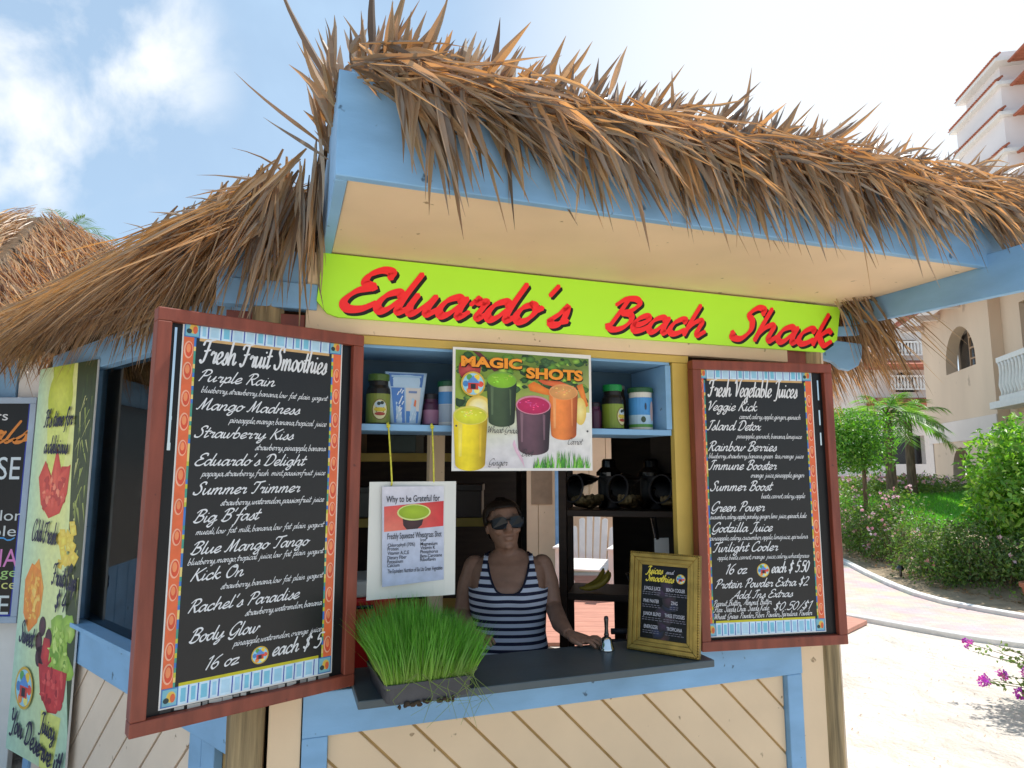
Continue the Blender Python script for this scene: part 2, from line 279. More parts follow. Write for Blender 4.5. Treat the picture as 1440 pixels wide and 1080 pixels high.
# ------------------------------------------------------------------ brush script lettering (stroke font)
_G = {
'a': (.50, ".38,.40 .27,.5 .11,.40 .05,.18 .13,.02 .25,.08 .38,.34", ".43,.5 .40,.22 .43,.03 .51,.06 .58,.16"),
'b': (.46, ".15,1.0 .1,.5 .08,.1 .17,.01 .31,.08 .38,.28 .32,.45 .2,.45 .12,.32"),
'c': (.39, ".34,.38 .33,.48 .23,.49 .1,.36 .06,.16 .14,.02 .27,.04 .42,.17"),
'd': (.54, ".38,.40 .27,.5 .11,.40 .05,.18 .13,.02 .25,.08 .38,.34", ".50,1.0 .43,.5 .41,.15 .46,.03 .62,.16"),
'e': (.38, ".06,.2 .2,.23 .33,.36 .31,.48 .21,.49 .09,.37 .05,.17 .13,.02 .26,.04 .41,.16"),
'f': (.34, ".40,.88 .37,1.0 .27,.95 .2,.6 .15,.1 .09,-.28 .0,-.36", ".02,.44 .2,.47 .36,.50"),
'g': (.50, ".38,.40 .27,.5 .11,.40 .05,.18 .13,.04 .25,.1 .38,.36", ".43,.5 .40,.1 .35,-.25 .23,-.37 .12,-.28 .22,-.1 .42,.05 .55,.16"),
'h': (.52, ".16,1.0 .1,.5 .06,.0", ".08,.18 .2,.42 .32,.5 .37,.4 .35,.14 .41,.03 .54,.16"),
'i': (.24, ".1,.48 .07,.2 .1,.03 .17,.05 .27,.16", ".13,.68 .15,.72"),
'j': (.25, ".14,.48 .1,.1 .03,-.28 -.08,-.34", ".16,.68 .18,.72"),
'k': (.47, ".16,1.0 .1,.5 .06,0", ".38,.46 .28,.46 .11,.24", ".14,.27 .26,.08 .36,.02 .48,.15"),
'l': (.25, ".16,1.0 .1,.5 .08,.12 .13,.02 .28,.16"),
'm': (.70, ".08,.48 .07,.25 .04,0", ".06,.18 .17,.42 .27,.5 .3,.4 .26,.0", ".28,.18 .39,.42 .49,.5 .54,.4 .52,.12 .57,.03 .71,.16"),
'n': (.49, ".08,.48 .07,.25 .04,0", ".06,.18 .18,.42 .29,.5 .35,.4 .32,.12 .38,.03 .52,.16"),
'o': (.42, ".24,.49 .1,.38 .05,.18 .14,.02 .28,.08 .36,.28 .31,.45 .22,.49", ".33,.42 .40,.38 .47,.42"),
'p': (.46, ".11,.5 .08,.1 .01,-.36", ".08,.22 .2,.43 .33,.5 .39,.34 .33,.1 .2,.02 .1,.1", ".33,.1 .4,.08 .48,.16"),
'q': (.48, ".38,.40 .27,.5 .11,.40 .05,.18 .13,.04 .25,.1 .38,.36", ".43,.5 .38,.05 .34,-.36"),
'r': (.38, ".05,.34 .12,.5 .17,.43 .3,.44 .29,.3 .26,.1 .31,.03 .42,.14"),
's': (.36, ".03,.1 .17,.3 .25,.5 .3,.28 .27,.06 .15,.0 .05,.07", ".28,.1 .38,.14"),
't': (.27, ".19,.86 .12,.4 .09,.1 .14,.02 .3,.16", ".0,.52 .16,.55 .32,.57"),
'u': (.52, ".08,.48 .05,.2 .1,.03 .2,.06 .34,.32 .39,.48", ".40,.48 .36,.15 .41,.03 .55,.16"),
'v': (.42, ".05,.48 .09,.2 .14,.02 .28,.2 .37,.47 .46,.42"),
'w': (.60, ".06,.48 .05,.15 .12,.02 .24,.15 .31,.46", ".31,.46 .29,.12 .36,.02 .48,.2 .54,.46 .63,.4"),
'x': (.42, ".03,.42 .13,.48 .22,.2 .32,.02 .44,.14", ".38,.47 .2,.22 .02,.03"),
'y': (.50, ".08,.48 .05,.2 .1,.03 .2,.06 .34,.32 .39,.48", ".40,.48 .35,.0 .27,-.28 .13,-.36 .09,-.26 .26,-.07 .53,.16"),
'z': (.42, ".03,.44 .2,.47 .34,.45 .2,.22 .03,.03 .2,.03 .42,.1"),
'A': (.66, ".0,.04 .16,.2 .42,.7 .58,1.0", ".58,1.0 .56,.6 .54,.2 .6,.02", ".2,.34 .4,.37 .6,.4"),
'B': (.58, ".25,.93 .18,.5 .09,.02", ".03,.76 .18,.96 .42,1.0 .54,.84 .42,.62 .24,.53", ".24,.53 .45,.5 .52,.3 .4,.07 .2,.0 .05,.1"),
'C': (.54, ".54,.78 .55,.95 .40,1. .17,.75 .06,.35 .15,.04 .35,.02 .55,.18"),
'D': (.66, ".24,.92 .17,.5 .08,.05", ".0,.72 .18,.95 .46,.97 .62,.65 .52,.25 .28,.02 .04,.05"),
'E': (.54, ".55,.82 .53,.97 .36,1.0 .2,.86 .2,.66 .38,.57", ".38,.57 .14,.45 .03,.2 .14,.02 .36,.03 .55,.2"),
'F': (.56, ".03,.72 .12,.90 .38,.92 .7,1.0", ".40,.92 .32,.5 .2,.08 .08,.0 .0,.1", ".16,.48 .32,.5 .5,.55"),
'G': (.60, ".56,.8 .55,.96 .38,1. .15,.72 .06,.38 .16,.12 .34,.16 .52,.4", ".56,.5 .5,.15 .38,-.14 .2,-.18 .08,-.06"),
'I': (.40, ".34,.98 .26,.5 .16,.06 .0,.04", ".1,.82 .24,.96 .5,.98"),
'J': (.44, ".42,.98 .34,.4 .22,-.12 .02,-.18", ".1,.82 .24,.96 .56,.98"),
'K': (.62, ".22,.98 .15,.5 .06,.0", ".64,.98 .42,.76 .16,.48", ".22,.53 .36,.25 .5,.02 .66,.13"),
'L': (.52, ".4,.85 .38,1. .27,.9 .2,.5 .14,.12 .02,.04 .2,.08 .36,.0 .54,.12"),
'M': (.80, ".0,.04 .1,.08 .22,.6 .28,.98", ".28,.98 .3,.5 .32,.04", ".32,.1 .48,.6 .62,.98", ".62,.98 .6,.5 .6,.08 .68,.02 .8,.14"),
'N': (.66, ".0,.04 .1,.08 .2,.6 .24,.96", ".24,.96 .34,.5 .44,.02", ".44,.02 .52,.5 .66,1.0"),
'O': (.60, ".36,1.0 .14,.8 .05,.35 .18,.02 .4,.1 .56,.5 .5,.88 .34,.98 .28,.86 .56,.8"),
'P': (.52, ".25,.93 .18,.5 .08,.0", ".02,.74 .18,.96 .44,1.0 .55,.8 .42,.54 .2,.47"),
'R': (.60, ".25,.93 .18,.5 .08,.0", ".02,.74 .18,.96 .44,1.0 .55,.8 .42,.56 .22,.5", ".26,.5 .36,.25 .46,.02 .62,.13"),
'S': (.52, ".52,.80 .5,.96 .34,.98 .22,.78 .35,.55 .39,.28 .26,.03 .06,.05 .02,.2"),
'T': (.52, ".04,.72 .12,.92 .38,.92 .68,1.0", ".42,.93 .34,.5 .24,.06 .1,.02"),
'V': (.56, ".04,.78 .14,.96 .22,.6 .22,.03", ".22,.03 .4,.4 .56,.9 .68,1.0"),
'W': (.78, ".04,.78 .14,.96 .2,.5 .22,.03", ".22,.03 .36,.4 .5,.92", ".5,.92 .48,.4 .5,.03", ".5,.03 .66,.5 .82,1.0"),
'Y': (.58, ".04,.88 .13,.96 .16,.6 .28,.5 .46,.7 .58,.98", ".58,.98 .46,.4 .34,-.15 .1,-.22"),
'Z': (.55, ".08,.9 .3,.97 .56,.95 .3,.5 .02,.03 .3,.05 .55,.1"),
'0': (.50, ".28,.98 .08,.7 .06,.25 .2,.0 .38,.3 .42,.75 .28,.98"), '1': (.32, ".08,.78 .26,.98", ".26,.98 .2,.5 .14,.0"),
'2': (.48, ".08,.78 .2,.97 .4,.9 .36,.6 .03,.03 .25,.06 .45,.05"), '4': (.48, ".28,.98 .04,.36 .45,.4", ".4,.7 .34,.35 .28,.0"),
'5': (.48, ".5,.98 .2,.95 .14,.56", ".14,.56 .36,.58 .42,.3 .26,.03 .03,.06"), '6': (.46, ".42,.98 .18,.7 .05,.25 .2,.0 .38,.2 .32,.46 .1,.34"),
'3': (.46, ".1,.85 .26,.98 .4,.82 .2,.55 .38,.35 .26,.04 .03,.08"),
'$': (.50, ".44,.76 .3,.88 .14,.72 .24,.52 .36,.3 .22,.1 .04,.22", ".3,1.08 .2,-.1"), '/': (.36, ".42,1.02 .0,-.06"),
'.': (.2, ".06,.03 .09,.04"), ',': (.26, ".1,.05 .05,-.12"), "'": (.26, ".16,1.04 .08,.76"), '!': (.25, ".2,1. .1,.3", ".07,.03 .09,.04"), '-': (.3, ".04,.3 .26,.32"),
'&': (.62, ".56,.4 .36,.04 .14,.02 .08,.24 .38,.6 .4,.88 .24,.96 .2,.72 .34,.3 .58,.04"),
}
GL = {k: (v[0], [[tuple(map(float, q.split(','))) for q in s.split()] for s in v[1:]]) for k, v in _G.items()}
def catmull(P, n):
    if len(P) < 3: return P if n < 2 else [(P[0][0] + (P[1][0] - P[0][0]) * i / 2, P[0][1] + (P[1][1] - P[0][1]) * i / 2) for i in range(3)]
    Q = [(2 * P[0][0] - P[1][0], 2 * P[0][1] - P[1][1])] + P + [(2 * P[-1][0] - P[-2][0], 2 * P[-1][1] - P[-2][1])]; o = []
    for i in range(1, len(Q) - 2):
        a, b, c, d = Q[i - 1:i + 3]
        for k in range(n):
            t = k / n; t2 = t * t; t3 = t2 * t
            o.append(tuple(.5 * (2 * b[j] + (c[j] - a[j]) * t + (2 * a[j] - 5 * b[j] + 4 * c[j] - d[j]) * t2 + (3 * b[j] - a[j] - 3 * c[j] + d[j]) * t3) for j in (0, 1)))
    o.append(P[-1]); return o
def script(mb, text, x0, x1, y, h, layer=4, w=.13, n=4, slant=.30, col=None, slope=0, gap=.30):
    tot = sum(GL[ch][0] if ch in GL else gap for ch in text); sx = (x1 - x0) / (tot + slant * .3); k = 0; cx = 0
    for ch in text:
        if ch not in GL: cx += gap; continue
        adv, strokes = GL[ch]
        for st in strokes:
            pts = catmull(st, n); P = [(x0 + (cx + p[0] + slant * p[1]) * sx, y + p[1] * h + slope * ((cx + p[0]) * sx)) for p in pts]
            L = []; Rr = []; m = len(P); k += 1; yy = -(layer + (k % 5) * .16) * .00025
            for i, p in enumerate(P):
                a, b = P[max(i - 1, 0)], P[min(i + 1, m - 1)]; dx, dy = b[0] - a[0], b[1] - a[1]; ln = math.hypot(dx, dy) or 1e-9; dx /= ln; dy /= ln
                # broad nib held at 40 degrees
                q = abs(dx * math.sin(R(40)) - dy * math.cos(R(40))); hw = .5 * w * min(h, sx * 1.25) * (.42 + .62 * q)
                L.append((p[0] - dy * hw, p[1] + dx * hw)); Rr.append((p[0] + dy * hw, p[1] - dx * hw))
                if i == 0: s0 = (p[0] - dx * hw * .8, p[1] - dy * hw * .8)
                if i == m - 1: s1 = (p[0] + dx * hw * .8, p[1] + dy * hw * .8)
            vs = [(q[0], yy, q[1]) for q in L + Rr + [s0, s1]]
            fs = [(i, m + i, m + i + 1, i + 1) for i in range(m - 1)] + [(2 * m, m, 0), (2 * m + 1, m - 1, 2 * m - 1)]
            mb.add(vs, fs, col)
        cx += adv
_tc = {}
def block(mb, text, x0, x1, y, h, layer=4, bold=.0, col=None, slope=0, shear=0):
    """upright printed lettering from the built-in font, fitted to a box"""
    key = (text, bold)
    if key not in _tc:
        cu = bpy.data.curves.new('lettering', 'FONT'); cu.body = text; cu.offset = bold; cu.resolution_u = 3
        ob = bpy.data.objects.new('lettering', cu); me = bpy.data.meshes.new_from_object(ob)
        _tc[key] = ([v.co.copy() for v in me.vertices], [tuple(p.vertices) for p in me.polygons])
        bpy.data.objects.remove(ob); bpy.data.meshes.remove(me); bpy.data.curves.remove(cu)
    V, F = _tc[key]
    if not V: return
    xa, xb = min(v.x for v in V), max(v.x for v in V)
    mb.add([(x0 + (v.x - xa) / (xb - xa) * (x1 - x0) + shear * v.y * h, -layer * .00025, y + v.y / .72 * h + slope * (v.x - xa) / (xb - xa) * (x1 - x0)) for v in V], F, col)

def emblem(mb, cx, cy, r, layer=5):
    """round badge with a little hut"""
    mb.flat(circ(cx, cy, r, n=28), layer, C(205, 170, 60)); mb.flat(circ(cx, cy, r * .86, n=28), layer + 1, C(150, 205, 225))
    for k, c in enumerate(((225, 80, 60), (240, 200, 60), (90, 160, 80), (70, 130, 190), (230, 140, 60), (240, 225, 120))):
        a = k * math.pi / 3; mb.flat(circ(cx + r * .62 * math.cos(a), cy + r * .62 * math.sin(a), r * .24, n=10), layer + 2 + .1 * k, C(*c))
    mb.flat([(cx - r * .42, cy - r * .45), (cx + r * .42, cy - r * .45), (cx + r * .42, cy + r * .1), (cx - r * .42, cy + r * .1)], layer + 3, C(200, 60, 50))
    mb.flat([(cx - r * .2, cy - r * .4), (cx + r * .2, cy - r * .4), (cx + r * .2, cy + r * .0), (cx - r * .2, cy + r * .0)], layer + 4, C(40, 35, 40))
    mb.flat([(cx - r * .55, cy + r * .08), (cx + r * .55, cy + r * .08), (cx, cy + r * .66)], layer + 4.3, C(90, 140, 205))

# ------------------------------------------------------------------ thatch, leaves
def blade(mb, p, d, L, w, droop=.3, col=(.4, .3, .2), sec=4, side=None, fold=.35, wave=0):
    """one dry leaflet: tapering strip folded along its midrib, bending down towards the tip"""
    d = d.normalized(); sd = side or Vector((random.gauss(0, 1), random.gauss(0, 1), random.gauss(0, 1)))
    sd = (sd - d * sd.dot(d)).normalized(); nn = d.cross(sd); vs = []; ph = random.uniform(0, 6)
    for i in range(sec + 1):
        t = i / sec; q = p + d * (L * t) + Vector((0, 0, -droop * L * t * t)) + sd * (wave * L * math.sin(t * 4 + ph))
        ww = w * (.28 + 2.05 * t if t < .35 else 1.0 - (t - .35) / .65 * .97) * .5
        vs += [q - sd * ww, q - nn * ww * fold * 2, q + sd * ww]
    fs = []
    for i in range(sec):
        a = i * 3; fs += [(a, a + 1, a + 4, a + 3), (a + 1, a + 2, a + 5, a + 4)]
    mb.add(vs, fs, col)
def straw():
    c = random.choice(((.40, .30, .19), (.48, .38, .25), (.30, .23, .155), (.38, .28, .16), (.20, .155, .11), (.44, .32, .17), (.40, .345, .27), (.34, .30, .245), (.52, .44, .32)))
    k = random.uniform(.5, 1.02); return tuple(x * k for x in c)
def leafquad(mb, p, d, nrm, L, w, col):
    d = d.normalized(); sd = d.cross(nrm)
    if sd.length < 1e-4: sd = d.orthogonal()
    sd.normalize(); nn = sd.cross(d)
    mb.add([p, p + d * L * .5 + sd * w * .5 + nn * w * .15, p + d * L - nn * L * .12, p + d * L * .5 - sd * w * .5 + nn * w * .15, p + d * L * .5 - nn * w * .05], [(0, 1, 4), (1, 2, 4), (2, 3, 4), (3, 0, 4)], col)
def rv(): 
    while True:
        v = Vector((random.uniform(-1, 1), random.uniform(-1, 1), random.uniform(-1, 1)))
        if .05 < v.length < 1: return v.normalized()
def vary(c, k=.35): s = random.uniform(1 - k, 1 + k); return (c[0] * s * random.uniform(.85, 1.15), c[1] * s, c[2] * s * random.uniform(.8, 1.2))

# ================================================================== the setting: ground, path, slope
g = MB(); g.add([(-300, -300, 0), (300, -300, 0), (300, 300, 0), (-300, 300, 0)], [(0, 1, 2, 3)])
tag(g.build('sand_ground', M['sand']), None, None, kind='structure')
NK = [(3.6, 22), (3.3, 14), (3.15, 9.6), (3.35, 8.1), (3.66, 7.34), (3.87, 7.10), (4.11, 6.78), (4.34, 6.49), (4.59, 6.28), (4.95, 6.02), (6.2, 5.3), (9, 4.1)]
FK = [(5.9, 22), (6.0, 14), (5.73, 11.45), (5.43, 10.14), (5.26, 9.21), (5.19, 8.55), (5.24, 8.05), (5.40, 7.65), (5.60, 7.3), (5.95, 6.95), (7.0, 6.2), (9.6, 5.2)]
p = MB(); n = len(NK)
p.add([(*a, .004) for a in NK] + [(*a, .004) for a in FK], [(i, i + 1, n + i + 1, n + i) for i in range(n - 1)])
tag(p.build('brick_path', M['brick']), None, None, kind='structure')
def kerb(P, w, h):
    m = MB(); k = len(P); L = []
    for i, a in enumerate(P):
        q, r = Vector(P[max(i - 1, 0)]), Vector(P[min(i + 1, k - 1)]); d = (r - q).normalized(); nn = Vector((-d.y, d.x)) * w / 2; a = Vector(a)
        L.append([(*(a - nn), 0), (*(a - nn), h), (*(a - nn * .8), h + .008), (*(a + nn * .8), h + .008), (*(a + nn), h), (*(a + nn), 0)])
    return m.rings(L, True)
for P, w in ((NK, .085), (FK, .10)): tag(kerb(P, w, .045).build('path_kerb', M['kerb']), None, None, kind='structure')
# garden rises gently behind the path
gs = MB(); rows = [(0, .0), (.6, .05), (1.6, .45), (3.5, .62), (8, .86), (15, 1.0), (40, 1.1)]
vsn = []
for off, z in rows:
    for i, a in enumerate(FK):
        q, r = Vector(FK[max(i - 1, 0)]), Vector(FK[min(i + 1, n - 1)]); d = (r - q).normalized(); nn = Vector((-d.y, d.x)); nn = Vector((abs(nn.x), abs(nn.y) * .7))
        b = Vector(a) + nn * (off + .06); vsn.append((b.x, b.y, z + .006))
gs.add(vsn, [(r * n + i, r * n + i + 1, (r + 1) * n + i + 1, (r + 1) * n + i) for r in range(len(rows) - 1) for i in range(n - 1)])
tag(gs.build('garden_slope', mat('dry garden soil', (.30, .23, .15), .95, .3, 4, bump=.6, bscale=20, bdist=.03), smooth=True), None, None, kind='structure')
dk = MB()
for i in range(24):
    y = 5.0 + i * .205; x0_ = max(-.9, .055 + (6.36 - y) / 1.44 * 1.667) + .08; dk.box(x0_, max(x0_ + .2, min(3.0, .40 * y - .1)), y, y + .198, .0, .036)
tag(dk.build('deck_platform', M['deckred'], bevel=.004), None, None, kind='structure').rotation_euler = (0, 0, 0)
dk2 = MB(); dk2.add([(2.6, 8.2, .01), (3.62, 7.25, .01), (3.74, 7.06, .01), (3.27, 6.60, .01), (2.3, 6.9, .01)], [(0, 4, 3, 2, 1)])
for zz in (.05,): dk2.prism([(2.6, 8.2), (2.3, 6.9), (3.27, 6.60), (3.72, 7.03), (3.62, 7.22)], .012, .05, 'z')
tag(dk2.build('deck_ramp', M['deckred']), None, None, kind='structure')

# ================================================================== the beach shack
ROT = R(19.26); OX, OY = 0.0, 2.3
def W(u, n_, z):                                        # shack coordinates (along the front, out of the front, up) -> world
    return Vector((OX + u * math.cos(ROT) + n_ * math.sin(ROT), OY + u * math.sin(ROT) - n_ * math.cos(ROT), z))
shack = thing('beach_shack', 'beach juice shack of blue and cream painted boards under a shaggy palm thatch roof', 'beach shack', (OX, OY, 0), ROT)
HX = [(-.81, 0), (1.39, 0), (2.49, 1.905), (1.39, 3.81), (-.81, 3.81), (-1.91, 1.905)]; HC = (.29, 1.905)
def edge(A, B):                                         # frame: x along the wall (left to right from outside), y inwards
    a = math.atan2(B[1] - A[1], B[0] - A[0]); return Matrix.Translation((A[0], A[1], 0)) @ Matrix.Rotation(a, 4, 'Z')
def clip(P, x0, x1, z0, z1):
    for ax, lim, sg in ((0, x0, 1), (0, x1, -1), (1, z0, 1), (1, z1, -1)):
        o = []
        for i in range(len(P)):
            a, b = P[i], P[(i + 1) % len(P)]; da, db = (a[ax] - lim) * sg, (b[ax] - lim) * sg
            if da >= 0: o.append(a)
            if da * db < 0: t = da / (da - db); o.append((a[0] + (b[0] - a[0]) * t, a[1] + (b[1] - a[1]) * t))
        P = o
        if not P: return P
    return P
def planks(mb, x0, x1, z0, z1, y0, y1, wd, gap, slope, off=0):
    """diagonal boards clipped to a panel; slope +1 leans / , -1 leans \\ """
    s2 = math.sqrt(.5); step = (wd) / s2; x = x0 - (z1 - z0) - step * 2 + off
    while x < x1 + (z1 - z0) + step:
        wv = step - gap / s2
        P = [(x, z0 - .1), (x + wv, z0 - .1), (x + wv + slope * (z1 - z0 + .2), z1 + .1), (x + slope * (z1 - z0 + .2), z1 + .1)]
        P = clip(P, x0, x1, z0, z1)
        if len(P) > 2: mb.prism(P, y0 + random.uniform(0, .0015), y1, 'y')
        x += step
# --- front, below the counter
m = MB(); planks(m, -.598, 1.135, .0, .843, .004, .018, .119, .008, -1, .03); m.build('plank_panel', M['cream'], shack, bevel=.003)
m = MB(); m.box(-.62, 1.16, .012, .03, 0, .85); m.build('panel_backing', M['groove'], shack)
m = MB(); m.box(-.675, 1.21, -.022, .02, .845, .975); m.build('counter_rail', M['blue'], shack, bevel=.003)
for a, b in ((-.675, -.600), (1.137, 1.208)):
    m = MB(); m.box(a, b, -.0195, .018, 0, .844); m.build('panel_stile', M['blue'], shack, bevel=.003)
m = MB(); m.box(1.03, 1.207, -.012, .02, .9765, 1.003); m.build('rail_cap', M['blue'], shack, bevel=.002)
for a, b, z in ((-.772, -.678, 2.07), (1.212, 1.328, 2.07)):
    m = MB(); m.box(a, b, -.012, .02, 0, z); m.build('corner_trim', M['cream'], shack, bevel=.003)
for cx in (-.832, 1.37):
    m = MB(); rr = []
    for i in range(14):
        z = 2.3 * i / 13; rr.append([(cx + (.052 + .004 * math.sin(3 * k + i)) * math.cos(2 * math.pi * k / 14) * 1.04, .02 + (.05 + .003 * math.sin(2 * k + i * 2)) * math.sin(2 * math.pi * k / 14), z) for k in range(14)])
    m.rings(rr); m.build('corner_post', M['log'], shack, smooth=True)
for a, b in ((-.95, -.715), (1.222, 1.42)):
    m = MB(); m.box(a, b, -.008, .01, 1.98, 2.145); m.build('corner_board', M['redwood'], shack, bevel=.002)
m = MB(); m.box(-.98, -.68, -.03, .02, 2.16, 2.245); m.box(-.98, -.68, -.018, .02, 2.247, 2.352); m.build('corner_fascia', M['blue'], shack, bevel=.003)
m = MB(); m.box(-.713, 1.222, -.02, .015, 2.092, 2.356); m.build('header_board', M['cream'], shack, bevel=.003)
m = MB(); m.box(-.54, .735, -.014, .015, 2.062, 2.0905); m.build('head_trim', M['yellow'], shack, bevel=.002)
for a, b in ((.661, .735), (-.60, -.542)):
    m = MB(); m.box(a, b, -.014, .015, .98, 2.0605); m.build('jamb', M['yellow'], shack, bevel=.002)
# --- counter
m = MB(); m.prism([(-.535, -.215), (.66, -.215), (.66, .10), (-.535, .10)], .976, 1.0, 'z'); m.build('counter_top', M['slate'], shack, bevel=.003)
# --- blue cupboard above the opening
cup = MB(); cup.box(-.54, .655, -.004, .26, 1.775, 1.797); cup.build('cupboard_shelf', M['blue'], shack, bevel=.002)
m = MB(); m.box(-.54, .655, -.003, .26, 2.052, 2.068); m.box(.633, .6575, -.006, .26, 1.7985, 2.0505); m.box(-.54, -.525, -.003, .26, 1.7985, 2.0505); m.build('cupboard_case', M['blue'], shack, bevel=.002)
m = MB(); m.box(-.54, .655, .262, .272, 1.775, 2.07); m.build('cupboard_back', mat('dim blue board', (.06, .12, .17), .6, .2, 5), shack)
# --- left wall with its big window
LW = edge(HX[5], HX[0])
m = MB(); m.M = LW; planks(m, .02, 1.84, 0, .80, -.016, .0, .15, .010, 1, .06); m.build('plank_panel', M['pale'], shack, bevel=.003)
m = MB(); m.M = LW; m.box(.0, 2.18, .001, .02, 0, .82); m.build('panel_backing', M['groove'], shack)
m = MB(); m.M = LW; m.box(.02, 2.18, -.035, .02, .795, .945); m.build('window_rail', M['blue'], shack, bevel=.003)
m = MB(); m.M = LW; m.box(.02, 2.18, -.06, .03, .9465, .966); m.build('window_sill', M['blue'], shack, bevel=.002)
for a, b in ((1.84, 1.925), (1.928, 2.015), (.0, .09)):
    m = MB(); m.M = LW; m.box(a, b, -.03, .0, 0, .794); m.build('panel_stile', M['blue'], shack, bevel=.003)
m = MB(); m.M = LW; m.box(-.05, 2.2, -.04, .02, 2.115, 2.25); m.build('eave_board', M['blue'], shack, bevel=.003)
for a, b in ((.10, .62), (2.08, 2.18)): m = MB(); m.M = LW; m.box(a, b, -.02, .02, .967, 2.114); m.build('window_frame', M['blue'], shack, bevel=.003)
m = MB(); m.M = LW; m.box(.621, 2.079, .004, .008, .968, 2.113); m.build('window_pane', M['glass'], shack)
m = MB(); m.M = LW; m.box(1.30, 1.345, .012, .04, .967, 2.114); m.build('window_mullion', M['darkwood'], shack, bevel=.002)
# --- other walls (dark boards inside, painted outside)
for (A, B, holes) in ((1, 2, None), (2, 3, (.02, 1.08)), (3, 4, None), (4, 5, (1.0, 1.6))):
    E_ = edge(HX[A], HX[B])
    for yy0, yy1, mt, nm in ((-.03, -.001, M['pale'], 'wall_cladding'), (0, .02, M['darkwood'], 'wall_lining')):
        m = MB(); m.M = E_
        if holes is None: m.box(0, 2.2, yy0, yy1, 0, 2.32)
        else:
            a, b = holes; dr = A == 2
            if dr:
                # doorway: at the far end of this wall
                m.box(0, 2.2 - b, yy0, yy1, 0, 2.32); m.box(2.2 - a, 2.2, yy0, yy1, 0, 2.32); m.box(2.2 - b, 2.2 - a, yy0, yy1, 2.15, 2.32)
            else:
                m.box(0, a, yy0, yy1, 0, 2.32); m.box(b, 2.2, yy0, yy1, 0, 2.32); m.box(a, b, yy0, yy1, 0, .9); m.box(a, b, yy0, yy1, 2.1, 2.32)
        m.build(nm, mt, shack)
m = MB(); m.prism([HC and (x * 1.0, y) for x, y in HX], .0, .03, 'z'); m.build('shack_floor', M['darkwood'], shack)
# --- roof body
def cone_roof(mb, c, rad, z0, z1, a0=0, thick=.05):
    P = [(c[0] + rad * math.cos(R(a0 + 60 * k)), c[1] + rad * math.sin(R(a0 + 60 * k))) for k in range(6)]
    mb.add([(*q, z0) for q in P] + [(c[0], c[1], z1)] + [(*q, z0 - thick) for q in P] + [(c[0], c[1], z1 - thick)],
           [(i, (i + 1) % 6, 6) for i in range(6)] + [(7 + (i + 1) % 6, 7 + i, 13) for i in range(6)] + [(i, 7 + i, 7 + (i + 1) % 6, (i + 1) % 6) for i in range(6)])
    return P
RB = 2.42; m = MB(); RP = cone_roof(m, HC, RB, 2.34, 3.62)
for q_ in (4, 5, 11, 12):                                # the front slope stops at the wall head, under the canopy
    v_ = Vector(m.v[q_]); a_ = Vector(m.v[6 if q_ < 6 else 13]); m.v[q_] = tuple(v_.lerp(a_, .125))
m.build('roof_deck', M['thatchbase'], shack)
def thatch_face(mb, A, B, apex, rows, per, lat=0., L=(.24, .44), w=(.008, .018), t0=0, t1=1, droop=.3, thick=.09, eave=1.0, rmin=0, spike=.015, hang=(.14, .32)):
    """straw on one roof slope: courses from ridge to eave, every blade pointing down the slope"""
    A, B, P = Vector(A), Vector(B), Vector(apex); mid = (A + B) / 2; down = (mid - P).normalized(); al = (B - A).normalized(); nr = al.cross(-down).normalized()
    if nr.z < 0: nr = -nr
    for r in range(rows):
        f = (r + .2) / rows; cnt = int(per * (1 - f) * (t1 - t0)) + 2
        if f < rmin: continue
        for _ in range(cnt):
            t = random.uniform(t0, t1); g_ = min(.98, max(0, f + random.uniform(-.5, .5) / rows)); q = (A.lerp(B, t)).lerp(P, g_) + nr * (thick * random.uniform(.2, 1.2))
            d = down + al * random.gauss(lat * min(1, t * 1.6), .17) + nr * random.gauss(.02, .06)
            if random.random() < spike: d += nr * random.uniform(.15, .35)
            blade(mb, q, d, random.uniform(*L), random.uniform(*w), droop * random.uniform(.3, 1.3), straw(), 4, al + Vector((0, 0, random.gauss(0, .5))), .3, .03)
    for _ in range(int(per * eave * 2.6 * (t1 - t0))):       # the fringe hanging off the eave
        t = random.uniform(t0, t1); q = A.lerp(B, t) + nr * random.uniform(-.02, .09) - down * random.uniform(0, .16)
        d = down * random.uniform(.3, 1) + al * random.gauss(lat * .7, .2) + Vector((0, 0, -random.uniform(.1, .9)))
        blade(mb, q, d, random.uniform(*hang), random.uniform(w[0], w[1] * 1.3), .3, straw(), 4, al + Vector((0, 0, random.gauss(0, .4))), .3, .04)
apex = (HC[0], HC[1], 3.66)
P3 = [(q[0], q[1], 2.34) for q in RP]     # corners at 0,60,..300 degrees
th = MB(); th.usecol = True
thatch_face(th, P3[3], P3[4], apex, 30, 400, -.40, w=(.006, .013))                 # left slope (towards the camera's left)
thatch_face(th, P3[2], P3[3], apex, 12, 60, 0)
for k in (0, 1): thatch_face(th, P3[k], P3[k + 1], apex, 10, 40)
thatch_face(th, P3[4], P3[5], apex, 16, 120, 0, t0=0, t1=1, eave=0, rmin=.30)
thatch_face(th, P3[5], P3[0], apex, 16, 170, .15, eave=2.6, hang=(.2, .42))
